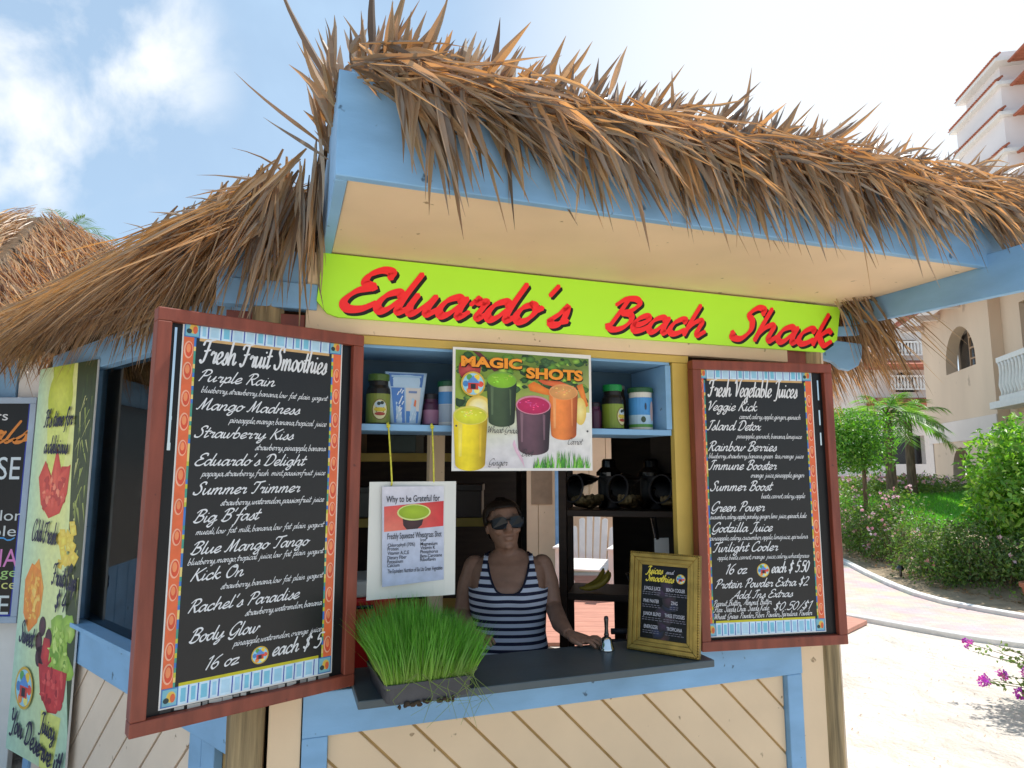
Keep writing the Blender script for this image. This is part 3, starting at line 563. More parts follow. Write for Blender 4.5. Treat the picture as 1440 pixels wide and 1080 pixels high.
# long broad leaves hanging at the front left corner
for _ in range(360):
    u = random.uniform(-1.45, -.72); q = Vector((u, (max(0, -.81 - u) * 1.73 - .05 - .10 * random.random()), 2.50 + random.uniform(-.06, .16)))
    d = Vector((random.gauss(-.22, .16), -random.uniform(-.02, .25) if u > -.85 else random.uniform(-.2, .1), -random.uniform(.35, 1)))
    blade(th, q, d, random.uniform(.20, .36), random.uniform(.012, .024), .3, straw(), 5, Vector((1, random.gauss(0, .6), random.gauss(0, .2))), .3, .03)
for _ in range(230):
    u = random.uniform(-1.25, -.70); q = Vector((u, .02 + max(0, -.81 - u) * 1.0 + random.uniform(0, .3), 2.66 + .62 * (u + .70) - random.uniform(0, .14)))
    d = Vector((random.gauss(-.85, .2), random.gauss(.1, .2), random.gauss(.10, .2)))
    blade(th, q, d, random.uniform(.15, .32), random.uniform(.012, .024), .3, straw(), 5, Vector((0, random.gauss(0, .4), 1)), .3, .03)
th.build('roof_thatch', M['thatch'], shack)
# --- canopy over the counter
m = MB(); m.box(-.64, 1.55, -.612, -.001, 2.358, 2.378); can = m.build('canopy', M['cream'], shack, bevel=.002)
can['label'] = 'cream painted canopy soffit over the counter'
for a, b, dz in ((-.672, .868, 0), (.871, 2.35, .0025)): m = MB(); m.box(a, b, -.640, -.613 - .0 * dz, 2.352 + dz, 2.625); m.build('fascia', M['blue'], can, bevel=.003)
m = MB(); m.box(-.672, -.641, -.612, .0, 2.352, 2.62); m.build('end_board', M['blue'], can, bevel=.003)
m = MB(); m.box(-.640, -.50, -.6125, -.60, 2.628, 2.650); m.build('batten', M['blue'], can, bevel=.002)
m = MB(); m.prism([(-.002, 2.271), (-.39, 2.254), (-1.25, 2.228), (-1.25, 2.40), (-.002, 2.40)], 1.552, 1.585, 'x'); m.build('end_board', M['blue'], can, bevel=.003)
m = MB(); m.add([(-.672, -.63, 2.63), (2.35, -.63, 2.63), (2.35, .45, 2.86), (-.672, .45, 2.86), (-.672, -.63, 2.61), (2.35, -.63, 2.61), (2.35, .45, 2.84), (-.672, .45, 2.84)],
                [(0, 1, 2, 3), (7, 6, 5, 4), (0, 4, 5, 1), (1, 5, 6, 2), (2, 6, 7, 3), (3, 7, 4, 0)]); m.build('canopy_deck', M['thatchbase'], can)
ct = MB(); ct.usecol = True
def lerp(a, b, t): return a + (b - a) * t
U0, U1 = -.66, 2.35
for _ in range(1750):                                        # leaflets fanning up from the front edge
    t = random.random(); u = lerp(U0, U1, t); ang = R(lerp(76, 26, min(1, t * 1.15)) + random.gauss(0, 14)); bk = random.uniform(-.02, .30) ** 1 
    q = Vector((u, -.665 + bk, 2.635 + bk * .2 + random.uniform(-.01, .045)))
    d = Vector((math.cos(ang), random.gauss(-.05, .28), math.sin(ang)))
    L = random.uniform(.06, .155) * (1.0 if random.random() < .93 else 1.6)
    blade(ct, q, d, L, lerp(.026, .013, t) * random.uniform(.6, 1.25), random.uniform(-.12, .18), straw(), 4, Vector((math.sin(ang), random.gauss(0, .7), -math.cos(ang))), .35, .015)
for _ in range(820):                                        # the matted middle, nearly level
    t = random.random(); u = lerp(U0, U1, t)
    q = Vector((u, -.655 - random.uniform(0, .06), 2.612 + random.uniform(-.05, .055)))
    d = Vector((1, random.gauss(-.12, .2), random.gauss(-.16, .28)))
    blade(ct, q, d, random.uniform(.12, .32), lerp(.020, .011, t) * random.uniform(.6, 1.2), random.uniform(0, .4), straw(), 4, Vector((0, random.gauss(0, .6), 1)), .35, .05)
u = U0 + .14                                                 # fans of leaflets hanging over the blue fascia
while u < U1:
    t = (u - U0) / (U1 - U0); base = lerp(80, 46, t ** .8) + random.gauss(0, 6); big = random.random(); nn_ = random.randint(9, 17)
    for k in range(nn_):
        ang = R(-(base + (k - nn_ / 2) * random.uniform(1.5, 3.5) + random.gauss(0, 5))); q = Vector((u + random.gauss(0, .030), -.648 - random.uniform(0, .07), 2.615 + random.uniform(-.05, .03)))
        d = Vector((math.cos(ang), random.gauss(-.07, .10), math.sin(ang))); L = random.uniform(.16, .29) * (1 + .35 * (big > .55) * random.random())
        blade(ct, q, d, L, lerp(.026, .015, t) * random.uniform(.6, 1.3), random.uniform(0, .15), straw(), 5, Vector((math.sin(-ang), random.gauss(0, .5), math.cos(ang))), .35, .02)
    u += random.uniform(.035, .085) * (1.5 if random.random() < .18 else 1)
for _ in range(3200):                                        # straw over the top of the canopy behind the edge
    u = random.uniform(U0, U1); b = random.uniform(.36, 1); q = Vector((u, lerp(-.6, .4, b), lerp(2.64, 2.86, b) + .03 * random.random()))
    d = Vector((random.gauss(.45, .3), -1, random.gauss(-.05, .2)))
    blade(ct, q, d, random.uniform(.2, .4), random.uniform(.010, .020), .3, straw(), 3, Vector((1, 0, random.gauss(0, .4))), .3)
for _ in range(46):                                         # broad fronds at the left end, hanging and sticking out
    q = Vector((-.685 - random.uniform(0, .03), random.uniform(-.58, .0), 2.52 + random.uniform(-.06, .12))); d = Vector((random.gauss(-.05, .1), random.gauss(.06, .14), -1))
    if q.y < -.33: continue
    blade(ct, q, d, random.uniform(.16, .34), random.uniform(.018, .034), .1, straw(), 5, Vector((random.gauss(0, .5), 1, 0)), .3, .06)
for _ in range(34):
    q = Vector((-.67, random.uniform(-.62, -.2), 2.60 + random.uniform(-.04, .06))); d = Vector((random.gauss(-.30, .2), random.gauss(0, .25), 1))
    blade(ct, q, d, random.uniform(.10, .24), random.uniform(.020, .034), random.uniform(0, .2), straw(), 5, Vector((1, random.gauss(0, .6), 0)), .3, .06)
for q, d, L in (((-.68, -.52, 2.62), (-.45, -.05, .85), .34), ((-.68, -.22, 2.62), (-.8, .0, .55), .32), ((-.68, -.40, 2.50), (-.6, .1, .35), .2), ((-.60, -.63, 2.66), (.05, -.05, 1), .26), ((-.55, -.63, 2.66), (.15, -.1, 1), .25), ((-.48, -.63, 2.66), (.35, -.1, 1), .24)):
    blade(ct, Vector(q), Vector(d), L, .026, -.05, straw(), 6, Vector((1, .4, 0)), .3, .03)
ct.build('canopy_thatch', M['thatch'], can)
# rafter tail with scalloped end at the right-hand corner
m = MB(); m.M = Matrix.Translation((1.50, .05, 0)) @ Matrix.Rotation(R(-30), 4, 'Z')
m.prism([(-.02, 2.13), (.02, 2.115), (.05, 2.085), (.09, 2.075), (.125, 2.095), (.14, 2.13), (.145, 2.19), (-.02, 2.22)], -.02, .02, 'y'); m.build('rafter_tail', M['blue'], shack, bevel=.003)
m = MB(); m.M = Matrix.Translation((1.49, .06, 0)) @ Matrix.Rotation(R(-30), 4, 'Z'); m.box(0, .14, -.06, -.03, 2.225, 2.265); m.build('rafter_tail', M['blue'], shack, bevel=.003)

# ================================================================== signs and menus
sg = thing('shop_sign', 'long lime green sign board with big red brush lettering under the canopy', 'sign', W(0, .022, 0), ROT)
m = MB(); m.prism([(-.667, 2.352), (-.682, 2.19), (-.648, 2.151), (-.614, 2.141), (1.405, 2.141), (1.481, 2.201), (1.511, 2.347)], -.012, 0, 'y'); m.build('sign_board', mat('lime green sign board', lin((184, 248, 58)), .55, .02, 3, bump=.02), sg)
for nm, dx, dz, ly, cl, in (('letter_shadow', .009, -.009, 49, (.006, .006, .006)), ('lettering', 0, 0, 54, lin((255, 44, 48)))):
    for tx, a, b, h in (("Eduardo's", -.615, .21, .142), ("Beach", .352, .808, .126), ("Shack", .918, 1.455, .140)):
        m = MB(); m.usecol = True; script(m, tx, a + dx, b + dx, 2.170 + dz, h, ly, .235, 8, .36, cl); m.build(nm, M['artflat'], sg)

def menu_board(name, label, hinge, ang, hinge_left, lines, px0, px1, pz0, pz1, embl, z0, z1, fwd):
    """shutter turned into a menu: stained frame, black panel, printed poster; local x runs left to right over .60 m"""
    loc = W(hinge[0], hinge[1], 0) if hinge_left else W(hinge[0] - .6 * math.cos(ang), hinge[1] + .6 * math.sin(ang), 0)
    t = thing(name, label, 'menu board', loc, ROT + (ang if not hinge_left else -ang), 'open shutters used as menu boards')
    m = MB(); w = .036
    m.box(0, .60, -.012, .035, z1 - w, z1); m.box(0, .60, -.012, .035, z0, z0 + w); m.box(0, w, -.012, .035, z0 + w, z1 - w); m.box(.60 - w, .60, -.012, .035, z0 + w, z1 - w)
    m.build('shutter_frame', M['redwood'], t, bevel=.003)
    m = MB(); m.box(w - .004, .60 - w + .004, .008, .03, z0 + w - .004, z1 - w + .004); m.build('shutter_panel', M['black'], t)
    off = Matrix.Translation((0, .006, 0))
    m = MB(); m.box(px0, px1, .006, .0075, pz0, pz1); pst = m.build('poster', M['white'], t)
    m = MB(); m.usecol = True; m.M = off
    b = .004; X0, X1, Z0, Z1 = px0 + b, px1 - b, pz0 + b, pz1 - b; cw, chh = .040, .046
    m.flat([(X0, Z0), (X1, Z0), (X1, Z1), (X0, Z1)], 1, (.010, .010, .011))
    rng = random.Random(3)
    for s_ in (0, 1):                                       # striped bands top and bottom
        zz = Z1 - chh if s_ else Z0; x = X0 + cw
        m.flat([(x, zz), (X1 - cw, zz), (X1 - cw, zz + chh), (x, zz + chh)], 2, C(200, 225, 240))
        k = 0
        while x < X1 - cw - .01:
            wd = rng.uniform(.022, .036)
            m.flat([(x + .006, zz + .006), (min(x + wd, X1 - cw) - .007, zz + .006), (min(x + wd, X1 - cw) - .007, zz + chh - .006), (x + .006, zz + chh - .006)], 3, rng.choice((C(150, 200, 225), C(175, 210, 230), C(120, 190, 215))))
            m.flat([(x + wd - .003, zz + .001), (x + wd, zz + .001), (x + wd + .001, zz + chh - .001), (x + wd - .002, zz + chh - .001)], 4, C(60, 75, 170)); x += wd
        e = Z1 - chh - .008 if s_ else Z0 + chh
        m.flat([(X0 + cw, e), (X1 - cw, e), (X1 - cw, e + .008), (X0 + cw, e + .008)], 3, C(205, 165, 110) if s_ else C(195, 185, 30))
    for s_ in (0, 1):                                       # orange side bands with swirls
        xa, xb = (X0, X0 + .026) if not s_ else (X1 - .026, X1)
        m.flat([(xa, Z0 + chh), (xb, Z0 + chh), (xb, Z1 - chh), (xa, Z1 - chh)], 3, C(225, 105, 60))
        ed = xb if not s_ else xa; q = .0055 * (1 if not s_ else -1); z = Z0 + chh
        while z < Z1 - chh - .01:
            m.flat([(ed, z), (ed + q, z), (ed + q, z + .012), (ed, z + .012)] if q > 0 else [(ed + q, z), (ed, z), (ed, z + .012), (ed + q, z + .012)], 4, rng.choice((C(60, 120, 190), C(190, 190, 60), C(70, 150, 130), C(225, 200, 120)))); z += .012
        z = Z0 + chh + .035
        while z < Z1 - chh - .03:
            r = rng.uniform(.010, .0125); cx = (xa + xb) / 2
            m.flat(circ(cx, z, r, r * 2.1, 18), 4, C(238, 172, 140)); m.flat(circ(cx + .001, z, r * .78, r * 1.75, 16), 5, C(215, 80, 50)); m.flat(circ(cx, z + .004, r * .5, r * 1.1, 12), 6, C(235, 140, 90)); z += rng.uniform(.055, .085)
    for cx in (X0, X1 - cw):
        for cz in (Z0, Z1 - chh):
            m.flat([(cx, cz), (cx + cw, cz), (cx + cw, cz + chh), (cx, cz + chh)], 5, C(70, 120, 180)); m.flat([(cx + .003, cz + .003), (cx + cw - .003, cz + .003), (cx + cw - .003, cz + chh - .003), (cx + .003, cz + chh - .003)], 6, C(120, 180, 195))
            m.fan(circ(cx + cw * .58, cz + chh * .52, .011, .014, 12), 7, C(225, 170, 60), C(215, 190, 90)); m.flat(circ(cx + cw * .68, cz + chh * .45, .006, .011, 10), 8, C(215, 100, 60)); m.flat(circ(cx + cw * .3, cz + chh * .36, .007, .007, 10), 8, C(40, 60, 60))
    m.build('poster_border', M['art'], t)
    m = MB(); m.usecol = True; m.M = off; emblem(m, embl[0], embl[1], embl[2], 4); m.build('emblem', M['art'], t)
    m = MB(); m.M = off
    for i, (tx, a, c, z, h) in enumerate(lines):
        small = h < .0225; mid_ = (px0 + px1) / 2 - .012; a, c = [mid_ + (v_ - mid_ - .006) * .965 for v_ in (a, c)]
        script(m, tx, a, c, z, h * (1.04 if small else 1.05), 4, (.135 if i == 0 else .145) if not small else .118, 3 if small else 5, .30 if i else .22, None, 0, .42 if small else .30)
    m.build('lettering', M['letter'], t)
    return t
LLINES = [
("Fresh Fruit Smoothies",0.113,0.496,1.941,0.0650),
("Purple Rain",0.110,0.331,1.890,0.0310),
("blueberry,strawberry,banana,low fat plain yogurt",0.120,0.501,1.859,0.0170),
("Mango Madness",0.111,0.413,1.812,0.0310),
("pineapple,mango,banana,tropical juice",0.202,0.501,1.779,0.0180),
("Strawberry Kiss",0.109,0.396,1.736,0.0300),
("strawberry,pineapple,banana",0.279,0.502,1.704,0.0180),
("Eduardo's Delight",0.114,0.435,1.660,0.0310),
("papaya,strawberry,fresh mint,passionfruit juice",0.135,0.503,1.631,0.0170),
("Summer Trimmer",0.115,0.423,1.582,0.0320),
("strawberry,watermelon,passionfruit juice",0.190,0.502,1.551,0.0180),
("Big B'fast",0.119,0.302,1.508,0.0320),
("muesli,low fat milk,banana,low fat plain yogurt",0.129,0.504,1.476,0.0170),
("Blue Mango Tango",0.117,0.457,1.425,0.0310),
("blueberry,mango,tropical juice,low fat plain yogurt",0.112,0.506,1.398,0.0170),
("Kick On",0.121,0.266,1.356,0.0310),
("strawberry,banana,low fat plain yogurt",0.203,0.507,1.327,0.0170),
("Rachel's Paradise",0.119,0.434,1.275,0.0310),
("strawberry,watermelon,banana",0.274,0.507,1.247,0.0180),
("Body Glow",0.127,0.316,1.198,0.0330),
("pineapple,watermelon,orange juice",0.246,0.509,1.171,0.0170),
("16 oz",0.170,0.266,1.123,0.0320),
("each $ 5",0.357,0.510,1.126,0.0390),
]
RLINES = [
("Fresh Vegetable Juices",0.068,0.466,1.927,0.0650),
("Veggie Kick",0.058,0.282,1.872,0.0360),
("carrot,celery,apple,ginger,spinach",0.199,0.475,1.841,0.0200),
("Island Detox",0.057,0.294,1.796,0.0360),
("pineapple,spinach,banana,limejuice",0.184,0.475,1.765,0.0190),
("Rainbow Berries",0.057,0.360,1.716,0.0350),
("blueberry,strawberry,banana,green tea,orange juice",0.059,0.478,1.688,0.0190),
("Immune Booster",0.057,0.355,1.644,0.0350),
("orange juice,pineapple,ginger",0.238,0.476,1.614,0.0200),
("Summer Boost",0.060,0.329,1.564,0.0350),
("beets,carrot,celery,apple",0.279,0.475,1.534,0.0190),
("Green Power",0.060,0.294,1.486,0.0350),
("cucumber,celery,apple,parsley,ginger,lime juice,spinach,kale",0.055,0.476,1.458,0.0190),
("Godzilla Juice",0.060,0.323,1.409,0.0340),
("pineapple,celery,cucumber,apple,limejuice,spirulina",0.052,0.477,1.379,0.0190),
("Twilight Cooler",0.059,0.343,1.336,0.0340),
("apple,beets,carrot,orange juice,celery,wheatgrass",0.080,0.478,1.307,0.0180),
("16 oz",0.109,0.206,1.254,0.0360),
("each $ 5.50",0.308,0.475,1.254,0.0390),
("Protein Powder Extra $2",0.065,0.468,1.203,0.0310),
("Add Ins Extras",0.134,0.398,1.163,0.0280),
("Peanut Butter, Almond Butter,",0.057,0.308,1.139,0.0210),
("Flax Seeds,Chai Seeds,Kale.",0.056,0.295,1.117,0.0210),
("$0.50/$1",0.307,0.477,1.115,0.0290),
("Wheat Grass Powder,Fiber Powder,Spirulina Powder",0.055,0.477,1.092,0.0200),
]
lb = menu_board('menu_board', 'black menu headed Fresh Fruit Smoothies in a red brown shutter frame left of the counter', (-.535, .06), R(21.5), False, LLINES, .066, .533, 1.045, 2.058, (.316, 1.135, .024), .998, 2.078, 1)
m = MB(); m.box(.046, .052, .0045, .0075, 1.72, 2.03); m.box(.0455, .0525, .003, .0075, 1.78, 1.79); m.box(.045, .053, .002, .0075, 1.70, 1.72); m.build('bolt_strip', M['chrome'], lb)
m = MB(); m.usecol = True; m.M = Matrix.Translation((0, .0075, 0)); rg = random.Random(5)
x = .07
while x < .52:
    wv = rg.uniform(.01, .035); m.flat([(x, 1.036 + rg.uniform(-.004, .002)), (x + wv, 1.034 + rg.uniform(-.003, .003)), (x + wv, 1.043), (x, 1.044)], 1, rg.choice((C(190, 185, 175), C(150, 145, 138), C(60, 58, 55)))); x += wv + rg.uniform(0, .012)
m.build('torn_edge', M['artflat'], lb)
rb = menu_board('menu_board', 'black menu headed Fresh Vegetable Juices in a red brown shutter frame right of the counter', (.715, .06), R(8.92), True, RLINES, .022, .520, 1.028, 2.046, (.268, 1.264, .026), .982, 2.066, 1)
m = MB()
for a, b in ((1.92, 2.0), (1.82, 1.88), (1.74, 1.79)): m = MB(); m.box(.542, .548, .0045, .0075, a, b); m.build('bolt_strip', M['chrome'], rb)

# --- the fruit picture on the header
mp = thing('juice_poster', 'glossy poster of four coloured juices headed Magic Shots hanging in front of the blue cupboard', 'poster', W(-.231, .05, 1.642), ROT)
mw, mh = .521, .421
m = MB(); m.box(0, mw, 0, .004, 0, mh); m.build('panel', M['white'], mp)
def A(px, py): return ((px - 440) / 565 * mw, (577 - py) / 499 * mh)
def AP(*pts): return [A(*q) for q in pts]
m = MB(); m.usecol = True; rg = random.Random(11)
m.add([(*A(450, 566)[:1], -.0003, A(450, 566)[1]), (A(995, 566)[0], -.0003, A(995, 566)[1]), (A(995, 330)[0], -.0003, A(995, 330)[1]), (A(450, 330)[0], -.0003, A(450, 330)[1])], [(0, 1, 2, 3)], [C(205, 200, 205), C(215, 210, 212), C(225, 225, 215), C(190, 200, 120)])
m.add([(A(450, 330)[0], -.0003, A(450, 330)[1]), (A(995, 330)[0], -.0003, A(995, 330)[1]), (A(995, 95)[0], -.0003, A(995, 95)[1]), (A(450, 88)[0], -.0003, A(450, 88)[1])], [(0, 1, 2, 3)], [C(150, 170, 60), C(190, 190, 120), C(90, 120, 50), C(110, 140, 40)])
x0_, z1_ = A(452, 92); x1_, z0_ = A(993, 330)
for k in range(150):                                          # leaves and vegetables behind the glasses
    px = rg.uniform(465, 980); py = rg.uniform(105, 320 if px < 700 or px > 930 else 230); r = rg.uniform(8, 26)
    c = rg.choice(((70, 110, 40), (45, 85, 35), (120, 160, 60), (150, 185, 70), (60, 95, 50), (95, 140, 45), (35, 60, 30)))
    q = blob(*A(px, py), r * mw / 565, r * .7 * mh / 499, 12, .3, rg); q = [(min(max(a, x0_), x1_), min(max(b, z0_), z1_)) for a, b in q]; m.fan(q, 2 + k * .012, C(*[min(255, int(v * 1.25)) for v in c]), C(*[int(v * .8) for v in c]))
m.fan(blob(*A(505, 165), .042, .04, 16, .1, rg), 5, C(215, 90, 80), C(170, 50, 55)); m.fan(AP((515, 90), (545, 95), (620, 165), (600, 172)), 5.2, C(120, 50, 50), C(90, 40, 45))
m.fan(AP((735, 222), (760, 205), (820, 235), (835, 262), (800, 258), (745, 245)), 5, C(235, 140, 45), C(220, 110, 30)); m.fan(AP((770, 195), (870, 200), (940, 225), (900, 235), (800, 215)), 4.9, C(235, 120, 60), C(205, 85, 45))
m.fan(AP((940, 215), (965, 205), (990, 300), (975, 310)), 5, C(230, 140, 50), C(215, 110, 40)); m.fan(circ(*A(955, 325), .024, .05, 18), 5.3, C(240, 225, 150), C(225, 190, 90))
m.fan(circ(*A(540, 325), .047, .045, 20), 5, C(235, 225, 170), C(225, 190, 70)); m.fan(circ(*A(540, 325), .036, .034, 20), 5.2, C(240, 235, 200), C(235, 215, 130))
def tumbler(xl, xr, yt, yb, ry, body, shade, top, toprim, ly, taper=.86):
    c_ = (xl + xr) / 2; hw = (xr - xl) / 2; e = []
    for k in range(13): a = math.pi * k / 12; e.append((c_ + hw * taper * math.cos(a), yb + ry * .7 * math.sin(a)))
    left = [(xl, yt)] + [(xl + hw * (1 - taper) * t, yt + (yb - yt) * t) for t in (.5, .99)]
    P = AP(*([(xr, yt)] + e + left[::-1])); m.fan(P, ly, C(*body), C(*shade)); nc = 9
    for i in range(nc):
        f0, f1 = -1 + 2 * i / nc, -1 + 2 * (i + 1) / nc
        def sh(f): k = max(0, 1 - (f + .25) ** 2 * .75) ; return C(*[int(shade[j] * .8 + (min(255, body[j] * 1.12) - shade[j] * .8) * k) for j in range(3)])
        def bt(f): return yb + ry * .7 * math.sqrt(max(0, 1 - f * f))
        p4 = AP((c_ + hw * f0, yt), (c_ + hw * f1, yt), (c_ + hw * taper * f1, bt(f1)), (c_ + hw * taper * f0, bt(f0))); m.add([(u_, -(ly + .1) * .00025, v_) for u_, v_ in p4], [(3, 2, 1, 0)], [sh(f0), sh(f1), tuple(v * .8 for v in sh(f1)), tuple(v * .8 for v in sh(f0))])
    m.flat(circ(*A(c_, yt), hw / 565 * mw, ry / 499 * mh, 24), ly + .3, C(*toprim)); m.fan(circ(*A(c_, yt + 2), hw * .92 / 565 * mw, ry * .86 / 499 * mh, 24), ly + .6, C(*top), C(*[int(v * .88) for v in top]))
tumbler(570, 690, 205, 375, 34, (62, 80, 52), (35, 52, 34), (140, 200, 40), (120, 165, 60), 7)
tumbler(822, 945, 245, 425, 34, (232, 130, 60), (205, 95, 40), (235, 165, 95), (225, 150, 90), 7)
tumbler(443, 575, 355, 550, 38, (238, 205, 30), (215, 175, 20), (225, 225, 50), (215, 205, 90), 8)
tumbler(686, 830, 305, 485, 40, (98, 68, 80), (58, 42, 52), (200, 35, 95), (205, 130, 150), 9)
for xl, xr, yt, yb_, c_, ly in ((586, 598, 225, 350, (95, 115, 80), 7.2), (660, 668, 240, 350, (80, 100, 66), 7.2), (838, 852, 265, 400, (245, 165, 100), 7.2), (915, 922, 265, 390, (240, 150, 85), 7.2), (462, 478, 385, 520, (248, 228, 95), 8.2), (540, 552, 390, 520, (225, 190, 40), 8.2), (704, 716, 335, 460, (135, 100, 112), 9.2), (795, 806, 340, 450, (120, 88, 100), 9.2)):
    m.fan(AP((xl, yt), (xr, yt + 6), (xr - 2, yb_), (xl + 3, yb_)), ly, C(*c_), C(*[int(v * .93) for v in c_]))
for cx_, cy_, col_ in ((758, 302, (235, 80, 140)), (882, 240, (248, 190, 120)), (630, 198, (165, 215, 70)), (508, 352, (240, 238, 110))):
    for k in range(16): m.flat(blob(*A(cx_ + rg.gauss(0, 24), cy_ + rg.gauss(0, 9)), rg.uniform(.002, .006), rg.uniform(.0012, .0028), 7, .3, rg), 9.9, C(*[min(255, int(v * rg.uniform(.86, 1.12))) for v in col_]))
for k in range(110):
    px = rg.uniform(755, 990); b = A(px, 566); l = rg.uniform(.035, .075) * (1 - abs(px - 885) / 260); m.flat([(b[0] - .002, b[1]), (b[0] + .002, b[1]), (b[0] + rg.uniform(-.012, .012), b[1] + l)], 8 + k * .01, C(*rg.choice(((60, 140, 40), (90, 170, 50), (130, 195, 70), (50, 110, 35)))))
m.fan(AP((680, 450), (690, 480), (715, 530), (722, 565), (712, 545), (685, 500), (674, 470)), 5, C(225, 190, 205), C(215, 175, 195))
m.build('picture', M['art'], mp)
m = MB(); m.usecol = True
for tx, a, b, c_, d, h in (("MAGIC", 468, 155, 708, 160, .034), ("SHOTS", 725, 192, 962, 200, .036)):
    xa, za = A(a, b); xb, zb = A(c_, d)
    m = MB(); m.usecol = True; block(m, tx, xa + .003, xb + .003, za - .003, h, 41, .055, C(20, 12, 8), zb - za); block(m, tx, xa, xb, za, h, 45, .045, C(240, 150, 40), zb - za); m.build('heading', M['artflat'], mp)
for tx, a, b, c_, h in (("Wheat-Grass", 568, 425, 695, .024), ("Ginger", 575, 556, 650, .024), ("Beet", 704, 518, 752, .024), ("Carrot", 893, 468, 957, .024)):
    xa, za = A(a, b); xb, _ = A(c_, b); m = MB(); m.usecol = True; script(m, tx, xa, xb, za, h, 42, .10, 4, .3, C(60, 58, 60)); m.build('caption', M['artflat'], mp)
m = MB(); m.usecol = True; emblem(m, *A(515, 228), .043, 46); m.build('emblem', M['art'], mp)
for px, py in ((455, 398), (985, 122), (985, 410)):
    m = MB(); x_, z_ = A(px, py); m.M = Matrix.Translation((x_, -.001, z_)) @ Matrix.Rotation(R(90), 4, 'X'); m.lathe([(.004, 0), (.003, .002)], 10); m.build('screw', M['plastic'], mp)

# --- the hanging sheet about wheatgrass
gsn = thing('notice', 'white notice headed Why to be Grateful for, hanging on two yellow cords', 'notice', W(-.5, .05, 1.242), ROT + R(1.5))
gw, gh = .285, .366
m = MB(); nx = 8
m.rings([[(x * gw / nx, -.003 + .006 * math.sin(x * .7) , z) for x in range(nx + 1)] + [(x * gw / nx, .0 + .006 * math.sin(x * .7), z) for x in range(nx, -1, -1)] for z in (0, gh)]); m.build('sheet', mat('laminated paper', (.66, .65, .60), .3, .04, 5, bump=.1, spec=.6), gsn)
def G(px, py): return ((px - 100) / 365 * gw, (1080 - py) / 475 * gh + .012)
m = MB(); m.usecol = True; m.M = Matrix.Translation((0, -.0045 - .006, 0))
q = [G(150, 640), G(410, 640), G(415, 1030), G(160, 1045)]; m.add([(p_[0], -.0002, p_[1]) for p_ in q], [(3, 2, 1, 0)], [C(205, 200, 208), C(205, 203, 210), C(170, 180, 205), C(165, 178, 205)])
m.add([(p_[0], -.0006, p_[1]) for p_ in (G(160, 722), G(410, 703), G(410, 808), G(162, 825))], [(3, 2, 1, 0)], [C(215, 85, 80), C(190, 40, 45), C(205, 50, 55), C(220, 120, 100)])
m.fan([G(237, 770), G(325, 770), G(318, 800), G(300, 816), G(255, 818), G(240, 800)], 4, C(70, 40, 45), C(50, 30, 35)); m.flat(circ(*G(284, 748), .055, .026, 24), 5, C(205, 215, 130)); m.fan(circ(*G(284, 747), .050, .022, 24), 6, C(165, 190, 40), C(140, 165, 30))
m.build('picture', M['art'], gsn)
m = MB(); m.usecol = True; m.M = Matrix.Translation((0, -.0045 - .006, 0))
for tx, a, b, c_, d, h in (("Why to be Grateful for", 168, 705, 393, 690, .021), ("Freshly Squeezed Wheatgrass Shot", 176, 855, 402, 835, .019), ("Chlorophyll (70%)", 178, 886, 290, 876, .011), ("Protein", 178, 901, 222, 897, .011), ("Vitamin A,C,E", 178, 918, 266, 910, .011), ("Dietary Fiber", 178, 936, 256, 928, .011), ("Potassium", 178, 952, 242, 946, .011), ("Calcium", 178, 967, 228, 962, .011),
    ("Iron", 313, 869, 336, 867, .011), ("Magnesium", 313, 886, 385, 880, .011), ("Vitamin K", 313, 902, 376, 897, .011), ("Phosphorus", 313, 918, 388, 912, .011), ("Beta-Carotene", 313, 935, 405, 926, .011), ("Riboflavin", 313, 950, 378, 944, .011), ("The Equivalent Nutrition of Six Lbs Green Vegetables", 180, 992, 408, 972, .013)):
    xa, za = G(a, b); xb, zb = G(c_, d); block(m, tx, xa, xb, za, h, 8, .008, C(35, 38, 50), zb - za)
m.build('lettering', M['artflat'], gsn)
for x_, xt in ((.070, .062), (.208, .210)):
    m = MB(); m.tube([(x_, -.002, gh - .012), (x_ + .001, -.006, gh - .002), ((x_ * 2 + xt) / 3, .0, gh + .06), (xt, .032, .548), (xt, .040, .560)], .0028, 6); m.ball((xt, .034, .548), (.007, .006, .008), 8); m.tube([(xt, .03, .546), (xt - .008, .02, .556)], .002, 5); m.build('cord', M['cord'], gsn, smooth=True)

# --- tall fruit cup banner on the left wall
bn_a = W(-.81 - .5 * 1.51 - .03, -.866 * 1.51 + .05, 0); bn_dir = R(180 - 33)
bn = thing('fruit_banner', 'tall narrow fruit cup banner in pale green and yellow fixed beside the dark window', 'banner', (bn_a.x - .60 * math.cos(R(33)), bn_a.y + .60 * math.sin(R(33)), .32), -R(33))
bw, bh = .60, 1.83
m = MB(); m.box(0, bw, 0, .010, 0, bh); m.build('panel', M['white'], bn, bevel=.002)
m = MB(); m.usecol = True; rg = random.Random(21); NXX, NZZ = 6, 16; vs_ = []; cs_ = []
for j in range(NZZ + 1):
    for i in range(NXX + 1):
        fx, fz = i / NXX, j / NZZ; vs_.append((fx * bw, -.0003, fz * bh)); k = max(0, min(1, 1.15 - abs(fx - .55) * 1.7)); a_, b_ = C(165, 205, 190), C(228, 228, 140); t_ = k * (.35 + .65 * min(1, fz * 1.4)); cs_.append(tuple(a_[q] + (b_[q] - a_[q]) * t_ for q in range(3)))
m.add(vs_, [(j * (NXX + 1) + i, j * (NXX + 1) + i + 1, (j + 1) * (NXX + 1) + i + 1, (j + 1) * (NXX + 1) + i) for j in range(NZZ) for i in range(NXX)], cs_)
def B(fx, fz): return (fx * bw, fz * bh)
